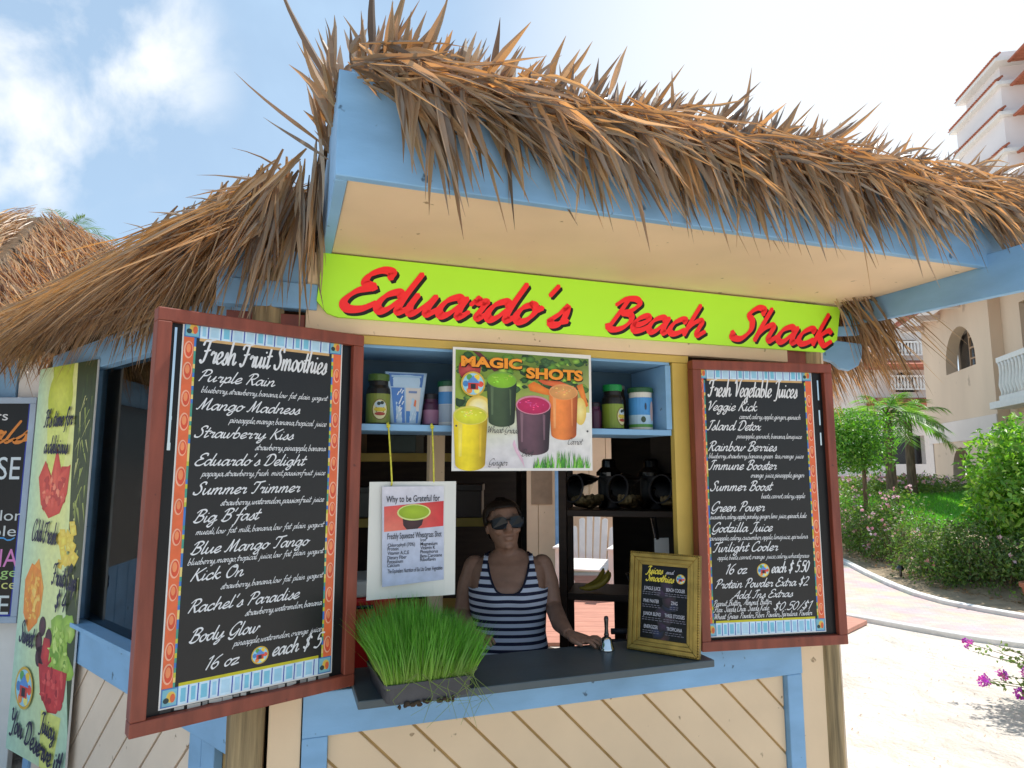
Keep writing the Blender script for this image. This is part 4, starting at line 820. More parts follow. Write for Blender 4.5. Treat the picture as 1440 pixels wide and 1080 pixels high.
m.flat([B(.80, .40), B(1, .10), B(1, 1), B(.68, 1), B(.72, .72)], 1.5, C(48, 62, 26))
for k in range(70):                                           # palm leaves down the right side
    fx = rg.uniform(.76, .96); fz = rg.uniform(.42, .97); x_, z_ = B(fx, fz); l = rg.uniform(.05, .14); a_ = rg.uniform(-2.2, -.9)
    q = [(x_, z_), (x_ + .012, z_ + .004), (x_ + l * math.cos(a_), z_ + l * math.sin(a_))]; q = [(min(max(u_, .44), bw - .002), min(v_, bh - .005)) for u_, v_ in q]
    m.flat(q, 2 + k * .01, C(*rg.choice(((90, 105, 40), (150, 160, 80), (60, 80, 35), (190, 190, 120), (40, 55, 25)))))
m.fan(circ(*B(.42, .915), .13, .145, 24), 3, C(215, 220, 90), C(185, 195, 60)); m.fan([B(.25, 1), B(.62, 1), B(.6, .93), B(.3, .93)], 2.9, C(205, 215, 85), C(180, 195, 60)); m.flat([B(.22, .86), B(.64, .86), B(.52, .62), B(.34, .62)], 2.8, C(215, 222, 120))
for P_, c0, c1 in (([B(.16, .70), B(.26, .745), B(.38, .70), B(.45, .78), B(.56, .715), B(.70, .735), B(.68, .66), B(.58, .61), B(.40, .595), B(.24, .63)], (235, 105, 80), (200, 60, 50)), ([B(.45, .60), B(.55, .73), B(.66, .73), B(.66, .64)], (220, 75, 60), (190, 50, 45)), ([B(.18, .68), B(.30, .74), B(.34, .66), B(.30, .61)], (240, 125, 95), (205, 70, 60))): m.fan(P_, 4 + .2 * len(P_), C(*c0), C(*c1))
for k in range(26):
    px_, pz_ = B(rg.uniform(.60, .90), rg.uniform(.48, .585)); a_ = rg.uniform(0, 3); m.fan([(px_ + rg.uniform(.025, .05) * math.cos(a_ + j * 1.57), pz_ + rg.uniform(.02, .04) * math.sin(a_ + j * 1.57)) for j in range(4)], 4 + k * .06, C(240, rg.randint(205, 228), rg.randint(90, 130)), C(222, 190, 60))
for P_, c0, c1 in (([B(.08, .43), B(.18, .475), B(.34, .46), B(.40, .40), B(.36, .33), B(.22, .30), B(.10, .345)], (240, 170, 60), (225, 130, 40)), ([B(.22, .47), B(.30, .49), B(.42, .42), B(.40, .35), B(.30, .32)], (245, 180, 80), (230, 150, 50)), ([B(.10, .42), B(.2, .45), B(.24, .36), B(.2, .31), B(.12, .34)], (245, 200, 90), (230, 160, 60))): m.fan(P_, 4 + .1 * len(P_), C(*c0), C(*c1))
for k in range(22): m.fan(blob(*B(rg.uniform(.60, .92), rg.uniform(.23, .345)), .05, .05, 12, .25, rg), 4 + k * .05, C(*rg.choice(((170, 205, 80), (140, 185, 60), (195, 215, 110)))), C(130, 170, 55))
for fx, fz in ((.46, .325), (.42, .285), (.48, .255), (.58, .30), (.54, .27), (.44, .25)): m.fan(circ(*B(fx, fz), .035, .045, 14), 6, C(90, 45, 55), C(55, 25, 35))
m.fan([B(.50, .30), B(.60, .30), B(.66, .25), B(.56, .225), B(.48, .25)], 6.5, C(215, 60, 55), C(170, 35, 40))
m.fan([B(.45, .235), B(.92, .235), B(.90, .17), B(.80, .135), B(.66, .13), B(.52, .165)], 7, C(215, 60, 60), C(180, 40, 45)); m.fan([B(.64, .235), B(.82, .235), B(.80, .14), B(.70, .135)], 7.3, C(195, 35, 40), C(205, 60, 60))
m.flat([B(.6, 0), B(.8, .0), B(.88, .13), B(.55, .13)], 2.5, C(215, 220, 120))
for x0b, x1b, z0b, z1b, cs, n_ in ((.26, .62, .625, .70, ((245, 140, 110), (190, 55, 50), (225, 90, 75)), 46), (.14, .36, .34, .44, ((250, 205, 100), (232, 140, 45), (245, 180, 70)), 40), (.54, .86, .15, .225, ((225, 85, 80), (165, 30, 40), (205, 55, 60)), 46), (.62, .88, .24, .33, ((200, 225, 120), (120, 165, 50), (165, 200, 80)), 40)):
    for k in range(n_): fx, fz = rg.uniform(x0b, x1b), rg.uniform(z0b, z1b); c_ = C(*rg.choice(cs)); m.fan(blob(*B(fx, fz), rg.uniform(.006, .024), rg.uniform(.006, .026), 8, .35, rg), 8 + k * .01, c_, tuple(v * .9 for v in c_))
m.build('picture', M['art'], bn)
m = MB(); m.usecol = True; emblem(m, *B(.26, .165), .095, 31); m.build('emblem', M['art'], bn)
m = MB(); m.usecol = True; ink = C(28, 26, 60)
for tx, a, b, z, h, sl in (("It's time for", .20, .70, .835, .085, .01), ("a delicious", .24, .66, .765, .085, -.02), ("Cold Fresh", .16, .60, .535, .10, -.03), ("Fruit Cup", .58, .97, .435, .10, -.06), ("$ 4", .66, .84, .375, .085, 0), ("Sweet", .10, .36, .275, .10, -.10), ("Juicy", .58, .84, .085, .085, -.12), ("You Deserve it!", .07, .97, .055, .10, -.17)):
    m = MB(); m.usecol = True; script(m, tx, a * bw, b * bw, z * bh, h, 36, .17, 4, .2, ink, sl); m.build('lettering', M['artflat'], bn)

# --- gilt frame leaning on the counter
ga = math.atan2(.783, .621)
gf = thing('framed_menu', 'gilt picture frame with a Juices and Smoothies list standing on the counter', 'framed menu', W(.448, -.004, 1.0005), ROT - ga)
# its face looks towards the camera's left; local x runs from the inner corner outwards
FW, FH = .262, .345; tilt = Matrix.Rotation(R(-9), 4, 'X'); fz0 = .0
m = MB(); m.M = tilt; pw = .040
def moulding(a, b):                                           # stepped gilt profile mitred at the corners
    (x0, z0), (x1, z1) = a, b
    return None
for off_, dep, sh in ((0, .012, 0), (.006, .020, 0), (.020, .014, 0), (.032, .007, 0)):
    o, i = off_, off_ + .0139
    for P_ in ([(o, o), (FW - o, o), (FW - i, i), (i, i)], [(FW - o, o), (FW - o, FH - o), (FW - i, FH - i), (FW - i, i)], [(FW - o, FH - o), (o, FH - o), (i, FH - i), (FW - i, FH - i)], [(o, FH - o), (o, o), (i, i), (i, FH - i)]): m.prism(P_, -dep, .012, 'y')
gfr = m.build('frame', M['gold'], gf, bevel=.0015)
m = MB(); m.M = tilt
for k in range(30):
    x_ = .006 + k * (FW - .012) / 29
    for z_ in (.004, FH - .004): m.ball((x_, -.013, z_), .0042, 6)
for k in range(40):
    z_ = .006 + k * (FH - .012) / 39
    for x_ in (.004, FW - .004): m.ball((x_, -.013, z_), .0042, 6)
m.build('beading', M['gold'], gfr, smooth=True)
m = MB(); m.M = tilt; m.box(.044, FW - .044, -.004, .010, .044, FH - .044); m.build('menu_card', M['poster'], gf)
m = MB(); m.usecol = True; m.M = tilt @ Matrix.Translation((0, -.0042, 0)); rg = random.Random(9)
for k in range(9): m.fan(blob(.13 + rg.uniform(-.03, .03), .05 + k * .022, .028, .022, 12, .3, rg), 1 + k * .05, C(*rg.choice(((62, 40, 70), (40, 50, 90), (85, 52, 50), (70, 45, 60)))), C(16, 15, 18))
m.build('picture', M['art'], gf)
m = MB(); m.usecol = True; m.M = tilt @ Matrix.Translation((0, -.0042, 0)); yl = C(225, 205, 70); wh = C(205, 205, 215)
script(m, "Juices", .062, .126, .270, .026, 5, .2, 4, .3, yl); script(m, "and", .136, .166, .272, .014, 5, .15, 3, .3, wh); script(m, "Smoothies", .062, .168, .243, .026, 5, .2, 4, .3, yl)
for tx, a, b, z in (("JUNGLE JUICE", .056, .118, .212), ("BEACH COOLER", .140, .208, .212), ("PINK PANTER", .056, .114, .168), ("ZING", .158, .182, .168), ("JUNIOR BLEND", .056, .122, .124), ("THREE STOOGES", .136, .208, .124), ("ENERGIZER", .060, .112, .080), ("TROPICANA", .144, .200, .080)):
    block(m, tx, a, b, z, .0125, 5, .006, wh)
    for j, dz in enumerate((.009, .016)): 
        x_ = a - .004
        while x_ < b: l = rg.uniform(.006, .012); m.flat([(x_, z - dz), (x_ + l, z - dz), (x_ + l, z - dz + .0022), (x_, z - dz + .0022)], 5, C(120, 118, 130)); x_ += l + .003
m.build('lettering', M['artflat'], gf)
m = MB(); m.usecol = True; m.M = tilt @ Matrix.Translation((0, -.0042, 0)); emblem(m, .192, .258, .017, 5); m.build('emblem', M['art'], gf)
m = MB(); m.prism([(.04, .02), (.10, .02), (.10, .18), (.055, .18)], .12, .125, 'x'); m.build('easel_leg', M['black'], gf)

# --- hand bell
be = thing('hand_bell', 'small silver hand bell with black handle standing on the grey counter', 'bell', W(.366, -.012, 1.0005), ROT)
m = MB(); m.lathe([(.0285, 0), (.029, .003), (.026, .010), (.0225, .022), (.020, .034), (.016, .042), (.008, .047)], 28); m.build('bell_cup', M['chrome'], be, smooth=True)
m = MB(); m.lathe([(.0085, .0475), (.0095, .054), (.0075, .060), (.0065, .075), (.0075, .098), (.0085, .108), (.007, .116), (.003, .118)], 16); m.build('handle', M['blackgloss'], be, smooth=True)

# --- wheatgrass tray
wt = thing('wheatgrass_tray', 'black plastic tray of tall green wheatgrass sitting on the left end of the counter', 'wheatgrass tray', W(-.472, .29, 1.001), ROT + R(4))
TW, TD, THh = .262, .27, .055
m = MB(); rr = []
def rect(w_, d_, r_, z_, ox, oy):
    P_ = []
    for cx_, cy_, a_ in ((w_ - r_, r_, -90), (w_ - r_, d_ - r_, 0), (r_, d_ - r_, 90), (r_, r_, 180)):
        for k in range(4): P_.append((ox + cx_ + r_ * math.cos(R(a_ + 30 * k)), oy + cy_ + r_ * math.sin(R(a_ + 30 * k)), z_))
    return P_
m.rings([rect(TW - .02, TD - .02, .02, 0, .01, .01), rect(TW - .008, TD - .008, .02, THh - .012, .004, .004), rect(TW + .004, TD + .004, .022, THh - .010, -.002, -.002), rect(TW + .004, TD + .004, .022, THh, -.002, -.002), rect(TW - .010, TD - .010, .018, THh, .005, .005), rect(TW - .016, TD - .016, .018, THh - .014, .008, .008)]); m.build('tray', M['plastic'], wt)
m = MB(); m.rings([rect(TW - .018, TD - .018, .018, THh - .030, .009, .009), rect(TW - .018, TD - .018, .018, THh - .010, .009, .009)]); m.build('soil', M['soil'], wt)
m = MB(); m.usecol = True; rg = random.Random(31)
for k in range(5200):
    x_, y_ = rg.uniform(.008, TW - .008), rg.uniform(.006, TD - .008); fx, fy = x_ / TW - .5, y_ / TD - .5
    if k < 1500: y_ = .006 + .06 * rg.random() ** 2; fy = y_ / TD - .5
    edge_ = max(abs(fx), abs(fy)) * 2; out_ = edge_ ** 3 * .34
    d = Vector((fx * 2 * out_ + rg.gauss(.03, .085), fy * 2 * out_ * (.3 if fy < 0 else 1) + rg.gauss(.02, .085), 1)); L = rg.uniform(.13, .205) * (1 - .2 * edge_ ** 3) * (1.15 if fx < .1 else .95)
    g_ = rg.uniform(.7, 1.25); lo = (.38 * g_, .48 * g_, .10 * g_); hi = (.13 * g_, .33 * g_, .045 * g_); sec = 4; d.normalize(); sd = Vector((rg.gauss(0, 1), rg.gauss(0, 1), 0)).normalized(); wv = rg.uniform(.0022, .0040); bend = Vector((fx * .5 + rg.gauss(0, .2), (fy * .15 if fy < 0 else fy * .5) + rg.gauss(-.02, .16), -.12)) * (.28 + .25 * edge_ ** 2); vs_ = []; cc = []
    for i in range(sec + 1):
        t = i / sec; q = Vector((x_, y_, THh - .014)) + d * L * t + bend * L * t * t; ww = wv * (.7 + .3 * t if t < .5 else 1 - (t - .5) * 1.8) * .5; vs_ += [q - sd * ww, q + sd * ww]; c_ = tuple(lo[j] + (hi[j] - lo[j]) * min(1, t * 1.7) for j in range(3)); cc += [c_, c_]
    m.add(vs_, [(2 * i, 2 * i + 1, 2 * i + 3, 2 * i + 2) for i in range(sec)], cc)
for k in range(16):                                           # stray blades flopping over the rim
    x_ = rg.choice((rg.uniform(.02, TW - .02), rg.uniform(TW - .04, TW - .01))); q = [Vector((x_, .004, THh)), Vector((x_ + rg.gauss(.0, .03), -.02, THh + .03 * rg.random())), Vector((x_ + rg.gauss(.01, .05), -.035, THh - .06 * rg.random())), Vector((x_ + rg.gauss(.01, .05), -.03, THh - .05 - .09 * rg.random()))]
    m.tube(q, [.0011, .0011, .0009, .0004], 4, col=(.22, .27, .08))
m.build('grass_blades', M['leaf'], wt)
m = MB()
for k in range(26): m.ball((rg.uniform(.03, .20), .006, -.004 + rg.uniform(-.004, .004)), (rg.uniform(.004, .010), .006, rg.uniform(.003, .007)), 6)
m.build('root_mat', M['soil'], wt, smooth=True)
# ================================================================== inside the shack
def boxthing(name, label, cat, parts, group=None, loc=(0, 0, 0), rz=0):
    t = thing(name, label, cat, loc, rz, group)
    for nm, boxes, mt in parts:
        m = MB()
        for b in boxes: m.box(*b)
        m.build(nm, mt, t, bevel=.002)
    return t
a_ = at(612, 700, 2.95); m = MB(); m.box(-.035, .035, -.03, .03, .03, 2.3); o = m.build('inner_post', M['cream'], shack, bevel=.003)
o.location = ((a_.x - OX) * math.cos(ROT) + (a_.y - OY) * math.sin(ROT), -(a_.x - OX) * math.sin(ROT) + (a_.y - OY) * math.cos(ROT), 0)
# shelves at the dark back
cz = at(590, 642, 4.3); cz2 = at(660, 743, 4.3)
st = boxthing('storage_shelf', 'dark shelving with ochre edged boards behind the woman at the back of the shack', 'shelving',
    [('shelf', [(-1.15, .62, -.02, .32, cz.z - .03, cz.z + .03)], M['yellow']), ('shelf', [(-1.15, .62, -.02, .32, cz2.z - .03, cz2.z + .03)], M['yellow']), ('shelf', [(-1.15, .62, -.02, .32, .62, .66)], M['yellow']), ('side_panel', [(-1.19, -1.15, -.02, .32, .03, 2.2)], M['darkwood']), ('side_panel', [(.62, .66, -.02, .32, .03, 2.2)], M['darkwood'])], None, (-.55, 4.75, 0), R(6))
rg = random.Random(4)
for k, (x_, z_, w_, h_, c, lb_) in enumerate(((-1.25, cz.z + .03, .24, .2, (120, 95, 60), 'brown box on the upper ochre shelf at the back'), (-.80, cz.z + .03, .2, .16, (60, 75, 70), 'dull green box on the upper ochre shelf behind the hanging notice'), (-.35, cz2.z + .03, .26, .24, (70, 52, 45), 'dark brown box on the lower ochre shelf behind the woman'), (-1.0, cz2.z + .03, .3, .22, (90, 90, 85), 'grey box on the lower ochre shelf behind the notice'))):
    t = thing('storage_box', lb_, 'box', (x_, 4.80, z_ + .001), R(rg.uniform(-8, 8)), 'boxes on the back shelves'); m = MB(); m.usecol = True; m.box(-w_ / 2, w_ / 2, -.03, .2, 0, h_ * .8, C(*c)); m.build('box_body', M['attr'], t, bevel=.004); m = MB(); m.usecol = True; m.box(-w_ / 2 - .006, w_ / 2 + .006, -.036, .206, h_ * .801, h_, C(*[int(v * .8) for v in c])); m.build('lid', M['attr'], t, bevel=.004)
# red cooler
q = at(510, 850, 2.75); t = thing('cooler', 'red drink cooler with pale lid just inside the opening beside the left menu', 'cooler', (q.x - .06, 2.85, .72), ROT)
m = MB(); m.usecol = True; m.box(-.2, .16, -.12, .14, .0, .40, C(190, 28, 24)); m.build('cooler_body', M['attr'], t, bevel=.015)
m = MB(); m.usecol = True; m.box(-.205, .165, -.125, .145, .401, .47, C(190, 185, 180)); m.build('lid', M['attr'], t, bevel=.015)
m = MB(); m.tube([(-.1, -.127, .36), (-.1, -.15, .37), (.06, -.15, .37), (.06, -.127, .36)], .008, 6); m.build('handle', M['blackgloss'], t)
t = boxthing('side_table', 'dark low table under the red cooler', 'table', [('table_top', [(-.26, .30, -.16, .2, .68, .719)], M['darkwood']), ('leg', [(-.24, -.2, -.14, -.1, .031, .679)], M['darkwood']), ('leg', [(.24, .28, -.14, -.1, .031, .679)], M['darkwood']), ('leg', [(-.24, -.2, .14, .18, .031, .679)], M['darkwood']), ('leg', [(.24, .28, .14, .18, .031, .679)], M['darkwood'])], None, (q.x - .06, 2.85, 0), ROT)
# jars in the blue cupboard
def jar(name, label, u, n_, r, h, body, lid, lidh=.028, glassy=False, band=None, lab=None, neck=.8, cat='jar'):
    t = thing(name, label, cat, W(u, n_, 1.7975), ROT, 'tubs and jars in the blue cupboard')
    m = MB(); m.usecol = True; m.lathe([(r * .94, 0), (r, .006), (r, h * .74), (r * .96, h * .82), (r * neck, h * .90), (r * neck, h)], 24, col=body); m.build('jar_body', M['attr'], t, smooth=False)
    m = MB(); m.usecol = True; m.lathe([(r * neck * 1.1, h + .0005), (r * neck * 1.12, h + .003), (r * neck * 1.12, h + lidh - .003), (r * neck * 1.05, h + lidh)], 24, col=lid); m.build('lid', M['attr'], t)
    if band:
        m = MB(); m.usecol = True
        for z0_, z1_, c in band: m.lathe([(r * 1.012, h * z0_), (r * 1.012, h * z1_)], 24, cap=False, col=c)
        lbm = m.build('wrap_label', M['attr'], t)
        if lab:
            m = MB(); m.usecol = True
            def onr(a, z_, k): return ((r * 1.015 + .0005 * k) * math.sin(a), -(r * 1.015 + .0005 * k) * math.cos(a), z_)
            for (az, zz, ra, rz_, c, k) in lab:
                P = [onr(az + ra * math.cos(2 * math.pi * i / 18), h * zz + rz_ * math.sin(2 * math.pi * i / 18), k) for i in range(18)]; m.add([onr(az, h * zz, k)] + P, [(0, (i + 1) % 18 + 1, i + 1) for i in range(18)], c)
            m.build('label_print', M['attr'], lbm)
    return t
olive = C(120, 130, 55); palm = [(0, .34, .62, .036, C(110, 85, 50), 1), (0, .34, .56, .033, C(205, 200, 150), 2), (.0, .45, .42, .012, C(170, 190, 200), 3), (-.1, .47, .14, .006, C(40, 50, 40), 4), (.15, .49, .14, .006, C(40, 50, 40), 4.5), (0, .34, .48, .007, C(190, 170, 50), 3.5), (0, .24, .40, .006, C(150, 60, 45), 4)]
jar('supplement_jar', 'dark jar with dull green lid at the left end of the cupboard shelf', -.462, -.07, .042, .150, C(28, 24, 18), C(70, 95, 35), .024, band=[(.04, .70, olive)], lab=palm)
t = thing('powder_pouch', 'blue and white stand up pouch of powder with foil edges on the cupboard shelf', 'pouch', W(-.37, -.06, 1.7975), ROT)
m = MB(); m.usecol = True; PZ = .185; rr = []
for i in range(9):
    f = i / 8; hw = lerp(.052, .074, f); hd = .026 * (1 - f) ** .7 + .002; rr.append([(hw * math.cos(2 * math.pi * k / 20) * (1 if abs(math.cos(2 * math.pi * k / 20)) < .9 else 1.0), hd * math.sin(2 * math.pi * k / 20), PZ * f) for k in range(20)])
m.rings(rr, True, C(170, 195, 215)); m.build('pouch_body', M['attr'], t, smooth=True)
m = MB(); m.usecol = True; rg = random.Random(2)
def PP(fx, fz, k):
    hd = .026 * (1 - fz) ** .7 + .002; hw = lerp(.052, .074, fz); c_ = max(0, 1 - (fx) ** 2) ** .5; return (fx * hw, -hd * c_ - .0012 - .0004 * k, fz * PZ)
def pflat(P, k, c): m.add([PP(a, b, k) for a, b in P], [tuple(range(len(P)))], c)
pflat([(-.8, .72), (.8, .72), (.84, .97), (-.84, .97)], 1, C(70, 110, 170)); pflat([(-.72, .90), (.72, .90), (.72, .94), (-.72, .94)], 3, C(150, 180, 205))
for j in range(6): z0_ = .04 + j * .11; pflat([(-.78, z0_), (-.12, z0_), (-.12, z0_ + .11), (-.78, z0_ + .11)], 1, C(75, 120, 185)); pflat([(-.04, z0_), (.74, z0_), (.74, z0_ + .11), (-.04, z0_ + .11)], 1, C(70, 120, 180) if j < 2 else C(200, 195, 190))
for j in range(14): a, b = rg.uniform(-.68, -.28), rg.uniform(.1, .62); pflat([(a, b), (a + .05, b - .01), (a + .16, b + .06), (a + .1, b + .065)], 3, C(205, 215, 225))
for j in range(6): a, b = rg.uniform(.05, .6), rg.uniform(.08, .2); pflat([(a, b), (a + .04, b - .01), (a + .08, b + .08)], 3, C(210, 220, 230))
pflat([(.4, .36), (.52, .34), (.54, .46), (.46, .48)], 3, C(215, 110, 60)); pflat([(.1, .6), (.55, .6), (.55, .64), (.1, .64)], 3, C(110, 130, 170))
m.build('pouch_print', M['attr'], t)
jar('berry_jar', 'small dark purple jar between the pouch and the blue tub', -.275, -.085, .030, .095, C(70, 35, 60), C(30, 26, 30), .02, band=[(.08, .6, C(150, 105, 130))])
jar('powder_tub', 'blue and white tub with dark green lid half hidden by the juice poster', -.212, -.07, .040, .140, C(200, 200, 195), C(20, 75, 45), .02, band=[(.55, .86, C(70, 130, 185)), (.1, .54, C(150, 165, 180))], neck=.97)
jar('supplement_jar', 'dark jar with bright green lid and oval label right of the juice poster', .445, -.08, .042, .150, C(26, 22, 18), C(20, 130, 60), .026, band=[(.04, .66, C(125, 145, 50))], lab=[(.5 + a, b, c_, d_, e_, f_) for a, b, c_, d_, e_, f_ in palm])
jar('supplement_jar', 'dark jar half hidden behind the bright green lidded jar', .505, -.15, .034, .165, C(40, 32, 26), C(95, 95, 85), .018)
jar('powder_tub', 'light blue canister with green lid at the right end of the cupboard shelf', .575, -.09, .047, .150, C(215, 210, 200), C(40, 85, 50), .02, band=[(.08, .16, C(90, 150, 70)), (.16, .40, C(170, 200, 220)), (.40, .86, C(75, 145, 205))], lab=[(.6, .5, .25, .04, C(190, 165, 160), 1), (-.3, .28, .2, .012, C(60, 80, 60), 2), (-.1, .62, .08, .014, C(50, 60, 80), 3)], neck=.97)
jar('spice_jar', 'small purple jar low down beside the poster edge', .375, -.10, .028, .09, C(75, 30, 60), C(40, 30, 40), .016)

# dark rack at the back right
RKX, RKY = at(786, 800, 3.3).x, 3.3
rk = thing('display_rack', 'dark wooden open rack with two shelves behind the counter on the right', 'rack', (RKX, RKY, 0), -R(12))
RL, RD = .86, .30; s1, s2 = 1.44, 1.035
for x_ in (0, RL - .04):
    for y_ in (0, RD - .04): m = MB(); m.box(x_, x_ + .04, y_, y_ + .04, .031, 1.95); m.build('post', M['rack'], rk, bevel=.003)
for z_ in (s1, s2, .25): m = MB(); m.box(.041, RL - .041, .002, RD, z_ - .032, z_); m.build('shelf', M['rack'], rk, bevel=.003)
m = MB(); m.box(.36, RL - .041, RD + .001, RD + .012, .45, s2 - .05); m.box(.46, RL, RD + .001, RD + .012, s2, 1.95); m.build('back_panel', M['darkwood'], rk)
def onrack(x_, y_, z_): c_, s_ = math.cos(-R(12)), math.sin(-R(12)); return (RKX + x_ * c_ - y_ * s_, RKY + x_ * s_ + y_ * c_, z_)
for k, (x_, lb_) in enumerate(((.14, 'glass jar lying on its side nearest the left post of the rack'), (.36, 'middle glass jar lying on its side on the top shelf of the rack'), (.57, 'glass jar lying on its side at the right end of the top rack shelf'))):
    t = thing('glass_jar', lb_, 'jar', onrack(x_, .10, s1 + .088), R(38), 'glass jars on the dark rack')
    m = MB(); m.M = Matrix.Rotation(R(-80), 4, 'Y'); m.lathe([(.082, -.10), (.086, -.09), (.086, .06), (.074, .085), (.066, .09), (.066, .105)], 24, cap=False); m.build('jar_glass', M['glass'], t, smooth=True)
    m = MB(); m.M = Matrix.Rotation(R(-80), 4, 'Y'); rr = [[(math.cos(2 * math.pi * j / 24) * (.069 + .004 * math.cos(2 * math.pi * i / 8)), math.sin(2 * math.pi * j / 24) * (.069 + .004 * math.cos(2 * math.pi * i / 8)), .106 + .005 * math.sin(2 * math.pi * i / 8)) for j in range(24)] for i in range(9)]; m.rings(rr, False); m.build('rim', M['plastic'], t, smooth=True)
    m = MB(); m.ball((.0, .0, -.055), (.08, .06, .028), 12)
    for j in range(30): m.ball((rg.uniform(-.07, .07), rg.uniform(-.05, .05), -.04 + rg.uniform(0, .015)), rg.uniform(.008, .016), 6)
    m.build('contents', M['log'], t, smooth=True)
    t = thing('lidded_canister', ('dark domed canister behind the left glass jar', 'dark domed canister behind the middle glass jar', 'dark domed canister behind the right glass jar')[k], 'canister', onrack(x_ + .10, .22, s1), 0, 'dark canisters on the rack')
    m = MB(); m.lathe([(.055, 0), (.058, .01), (.058, .155), (.05, .165)], 20); m.build('canister_body', M['plastic'], t, smooth=False)
    m = MB(); m.lathe([(.066, .166), (.066, .185), (.046, .205), (.038, .212), (.036, .245), (.028, .255)], 20); m.build('lid', M['blackgloss'], t)
# bananas and fruit on the lower rack shelf
t = thing('banana_bunch', 'bunch of yellow bananas on the lower rack shelf', 'bananas', onrack(.20, .12, s2), R(20))
for k in range(4):
    m = MB(); m.usecol = True; pts = []; rad = []
    for i in range(9):
        f = i / 8; a = lerp(-.2, 1.5, f); pts.append((-.09 + .12 * math.sin(a) + .006 * k, -.06 + .028 * k, .018 + .075 * (1 - math.cos(a)) + .004 * k)); rad.append(.017 * min(1, .35 + 3 * f, .3 + 3.2 * (1 - f)))
    m.M = Matrix.Rotation(R(-24 + 16 * k), 4, 'Z'); m.tube(pts, [v * .85 for v in rad], 8, col=(.52, .36, .05)); m.build('banana', M['attr'], t, smooth=True)
t = thing('fruit_bowl', 'dark bowl of red fruit on the lower rack shelf beside the bananas', 'bowl', onrack(.42, .12, s2), 0)
m = MB(); m.lathe([(.045, 0), (.05, .006), (.085, .05), (.10, .085), (.094, .085), (.078, .05), (.04, .012)], 24); m.build('bowl', M['plastic'], t, smooth=True)
for k in range(7): a = k * .9; m = MB(); m.usecol = True; m.ball((.045 * math.cos(a) * (k > 0), .045 * math.sin(a) * (k > 0), .085 + .03 * (k == 0)), .034, 12, C(*rg.choice(((150, 30, 25), (120, 25, 30), (165, 60, 30))))); m.build('fruit', M['attr'], t, smooth=True)
q = at(931, 772, 2.78); t = thing('note_card', 'small white card standing in front of the yellow post', 'card', (q.x, q.y, 1.002), ROT); hz_ = q.z - 1.002
m = MB(); m.box(-.034, .034, 0, .003, hz_ - .05, hz_ + .045); m.build('card', M['white'], t); m = MB(); m.tube([(0, .006, 0), (0, .006, hz_)], .004, 6); m.lathe([(.03, 0), (.03, .006), (.006, .01)], 14, (0, .006, 0)); m.build('card_stand', M['plastic'], t); m = MB(); m.tube([(-.02, .004, hz_ + .04), (-.035, .004, hz_ + .13)], [.009, .012], 8); m.build('marker_pen', M['blackgloss'], t)
# worktable with juicer
q = at(865, 880, 3.0)
wb = thing('work_table', 'brown work table below the rack behind the counter', 'table', (q.x - .07, 2.80, 0), R(-6))
m = MB(); m.box(0, .8, 0, .36, .80, .835); m.build('table_top', M['rack'], wb, bevel=.003)
for x_ in (.02, .74):
    for y_ in (.02, .30): m = MB(); m.box(x_, x_ + .045, y_, y_ + .04, .031, .799); m.build('leg', M['rack'], wb)
t = thing('juicer', 'dark grey juicer with two spouts on the brown work table', 'juicer', (q.x + .07, 2.99, .836), R(-6))
m = MB(); m.M = Matrix.Translation((0, 0, .07)) @ Matrix.Rotation(R(90), 4, 'Y'); m.lathe([(.03, -.02), (.045, .0), (.05, .14), (.045, .20), (.02, .21)], 18); m.build('juicer_body', M['plastic'], t, smooth=True)
for z_ in (.05, .095): m = MB(); m.tube([(.0, -.01, z_), (-.09, -.02, z_)], .013, 10); m.build('spout', M['plastic'], t, smooth=True)
m = MB(); m.box(.02, .18, -.05, .05, 0, .03); m.build('base', M['plastic'], t, bevel=.004)

# ================================================================== the woman behind the counter
PX, PY = -.02, 2.87
wm = thing('person', 'woman in striped navy tank top and big dark sunglasses standing behind the counter', 'person', (PX, PY, 0), 0)
TR_ = [(.78, .172, .115, 0), (.84, .165, .112, 0), (.90, .155, .105, 0), (.96, .147, .100, 0), (1.03, .150, .104, -.004), (1.10, .158, .114, -.010), (1.15, .160, .112, -.010), (1.20, .163, .098, 0), (1.235, .160, .080, .006), (1.262, .128, .062, .012), (1.282, .082, .052, .016), (1.30, .054, .048, .016)]
def torso(z):
    for (a, b) in zip(TR_, TR_[1:]):
        if a[0] <= z <= b[0]:
            t = (z - a[0]) / (b[0] - a[0]); t = t * t * (3 - 2 * t) * .5 + t * .5; return [a[i] + (b[i] - a[i]) * t for i in (1, 2, 3)]
    return TR_[-1][1:] if z > 1 else TR_[0][1:]
def tring(z, off=0, n_=40):
    hw, hd, cy = torso(z); P = []
    for k in range(n_):
        a = 2 * math.pi * k / n_; c_, s_ = math.cos(a), math.sin(a); e = .82
        x = (hw + off) * math.copysign(abs(c_) ** e, c_); y = cy + (hd + off) * math.copysign(abs(s_) ** e, s_)
        if s_ < 0 and 1.02 < z < 1.2: y -= .018 * math.exp(-((z - 1.11) / .05) ** 2) * (math.exp(-((x - .062) / .05) ** 2) + math.exp(-((x + .062) / .05) ** 2))
        P.append((x + .005, y, z))
    return P
bd = MB()
bd.rings([tring(z) for z in [.78 + .52 * i / 26 for i in range(27)]])
bd.tube([(.005, .02, 1.25), (-.002, .008, 1.30), (-.010, -.004, 1.345)], [.062, .050, .049], 16)
HM = Matrix.Translation((-.018, -.012, 1.405)) @ Euler((R(-8), R(-4), R(14)), 'XYZ').to_matrix().to_4x4()
bd.M = HM
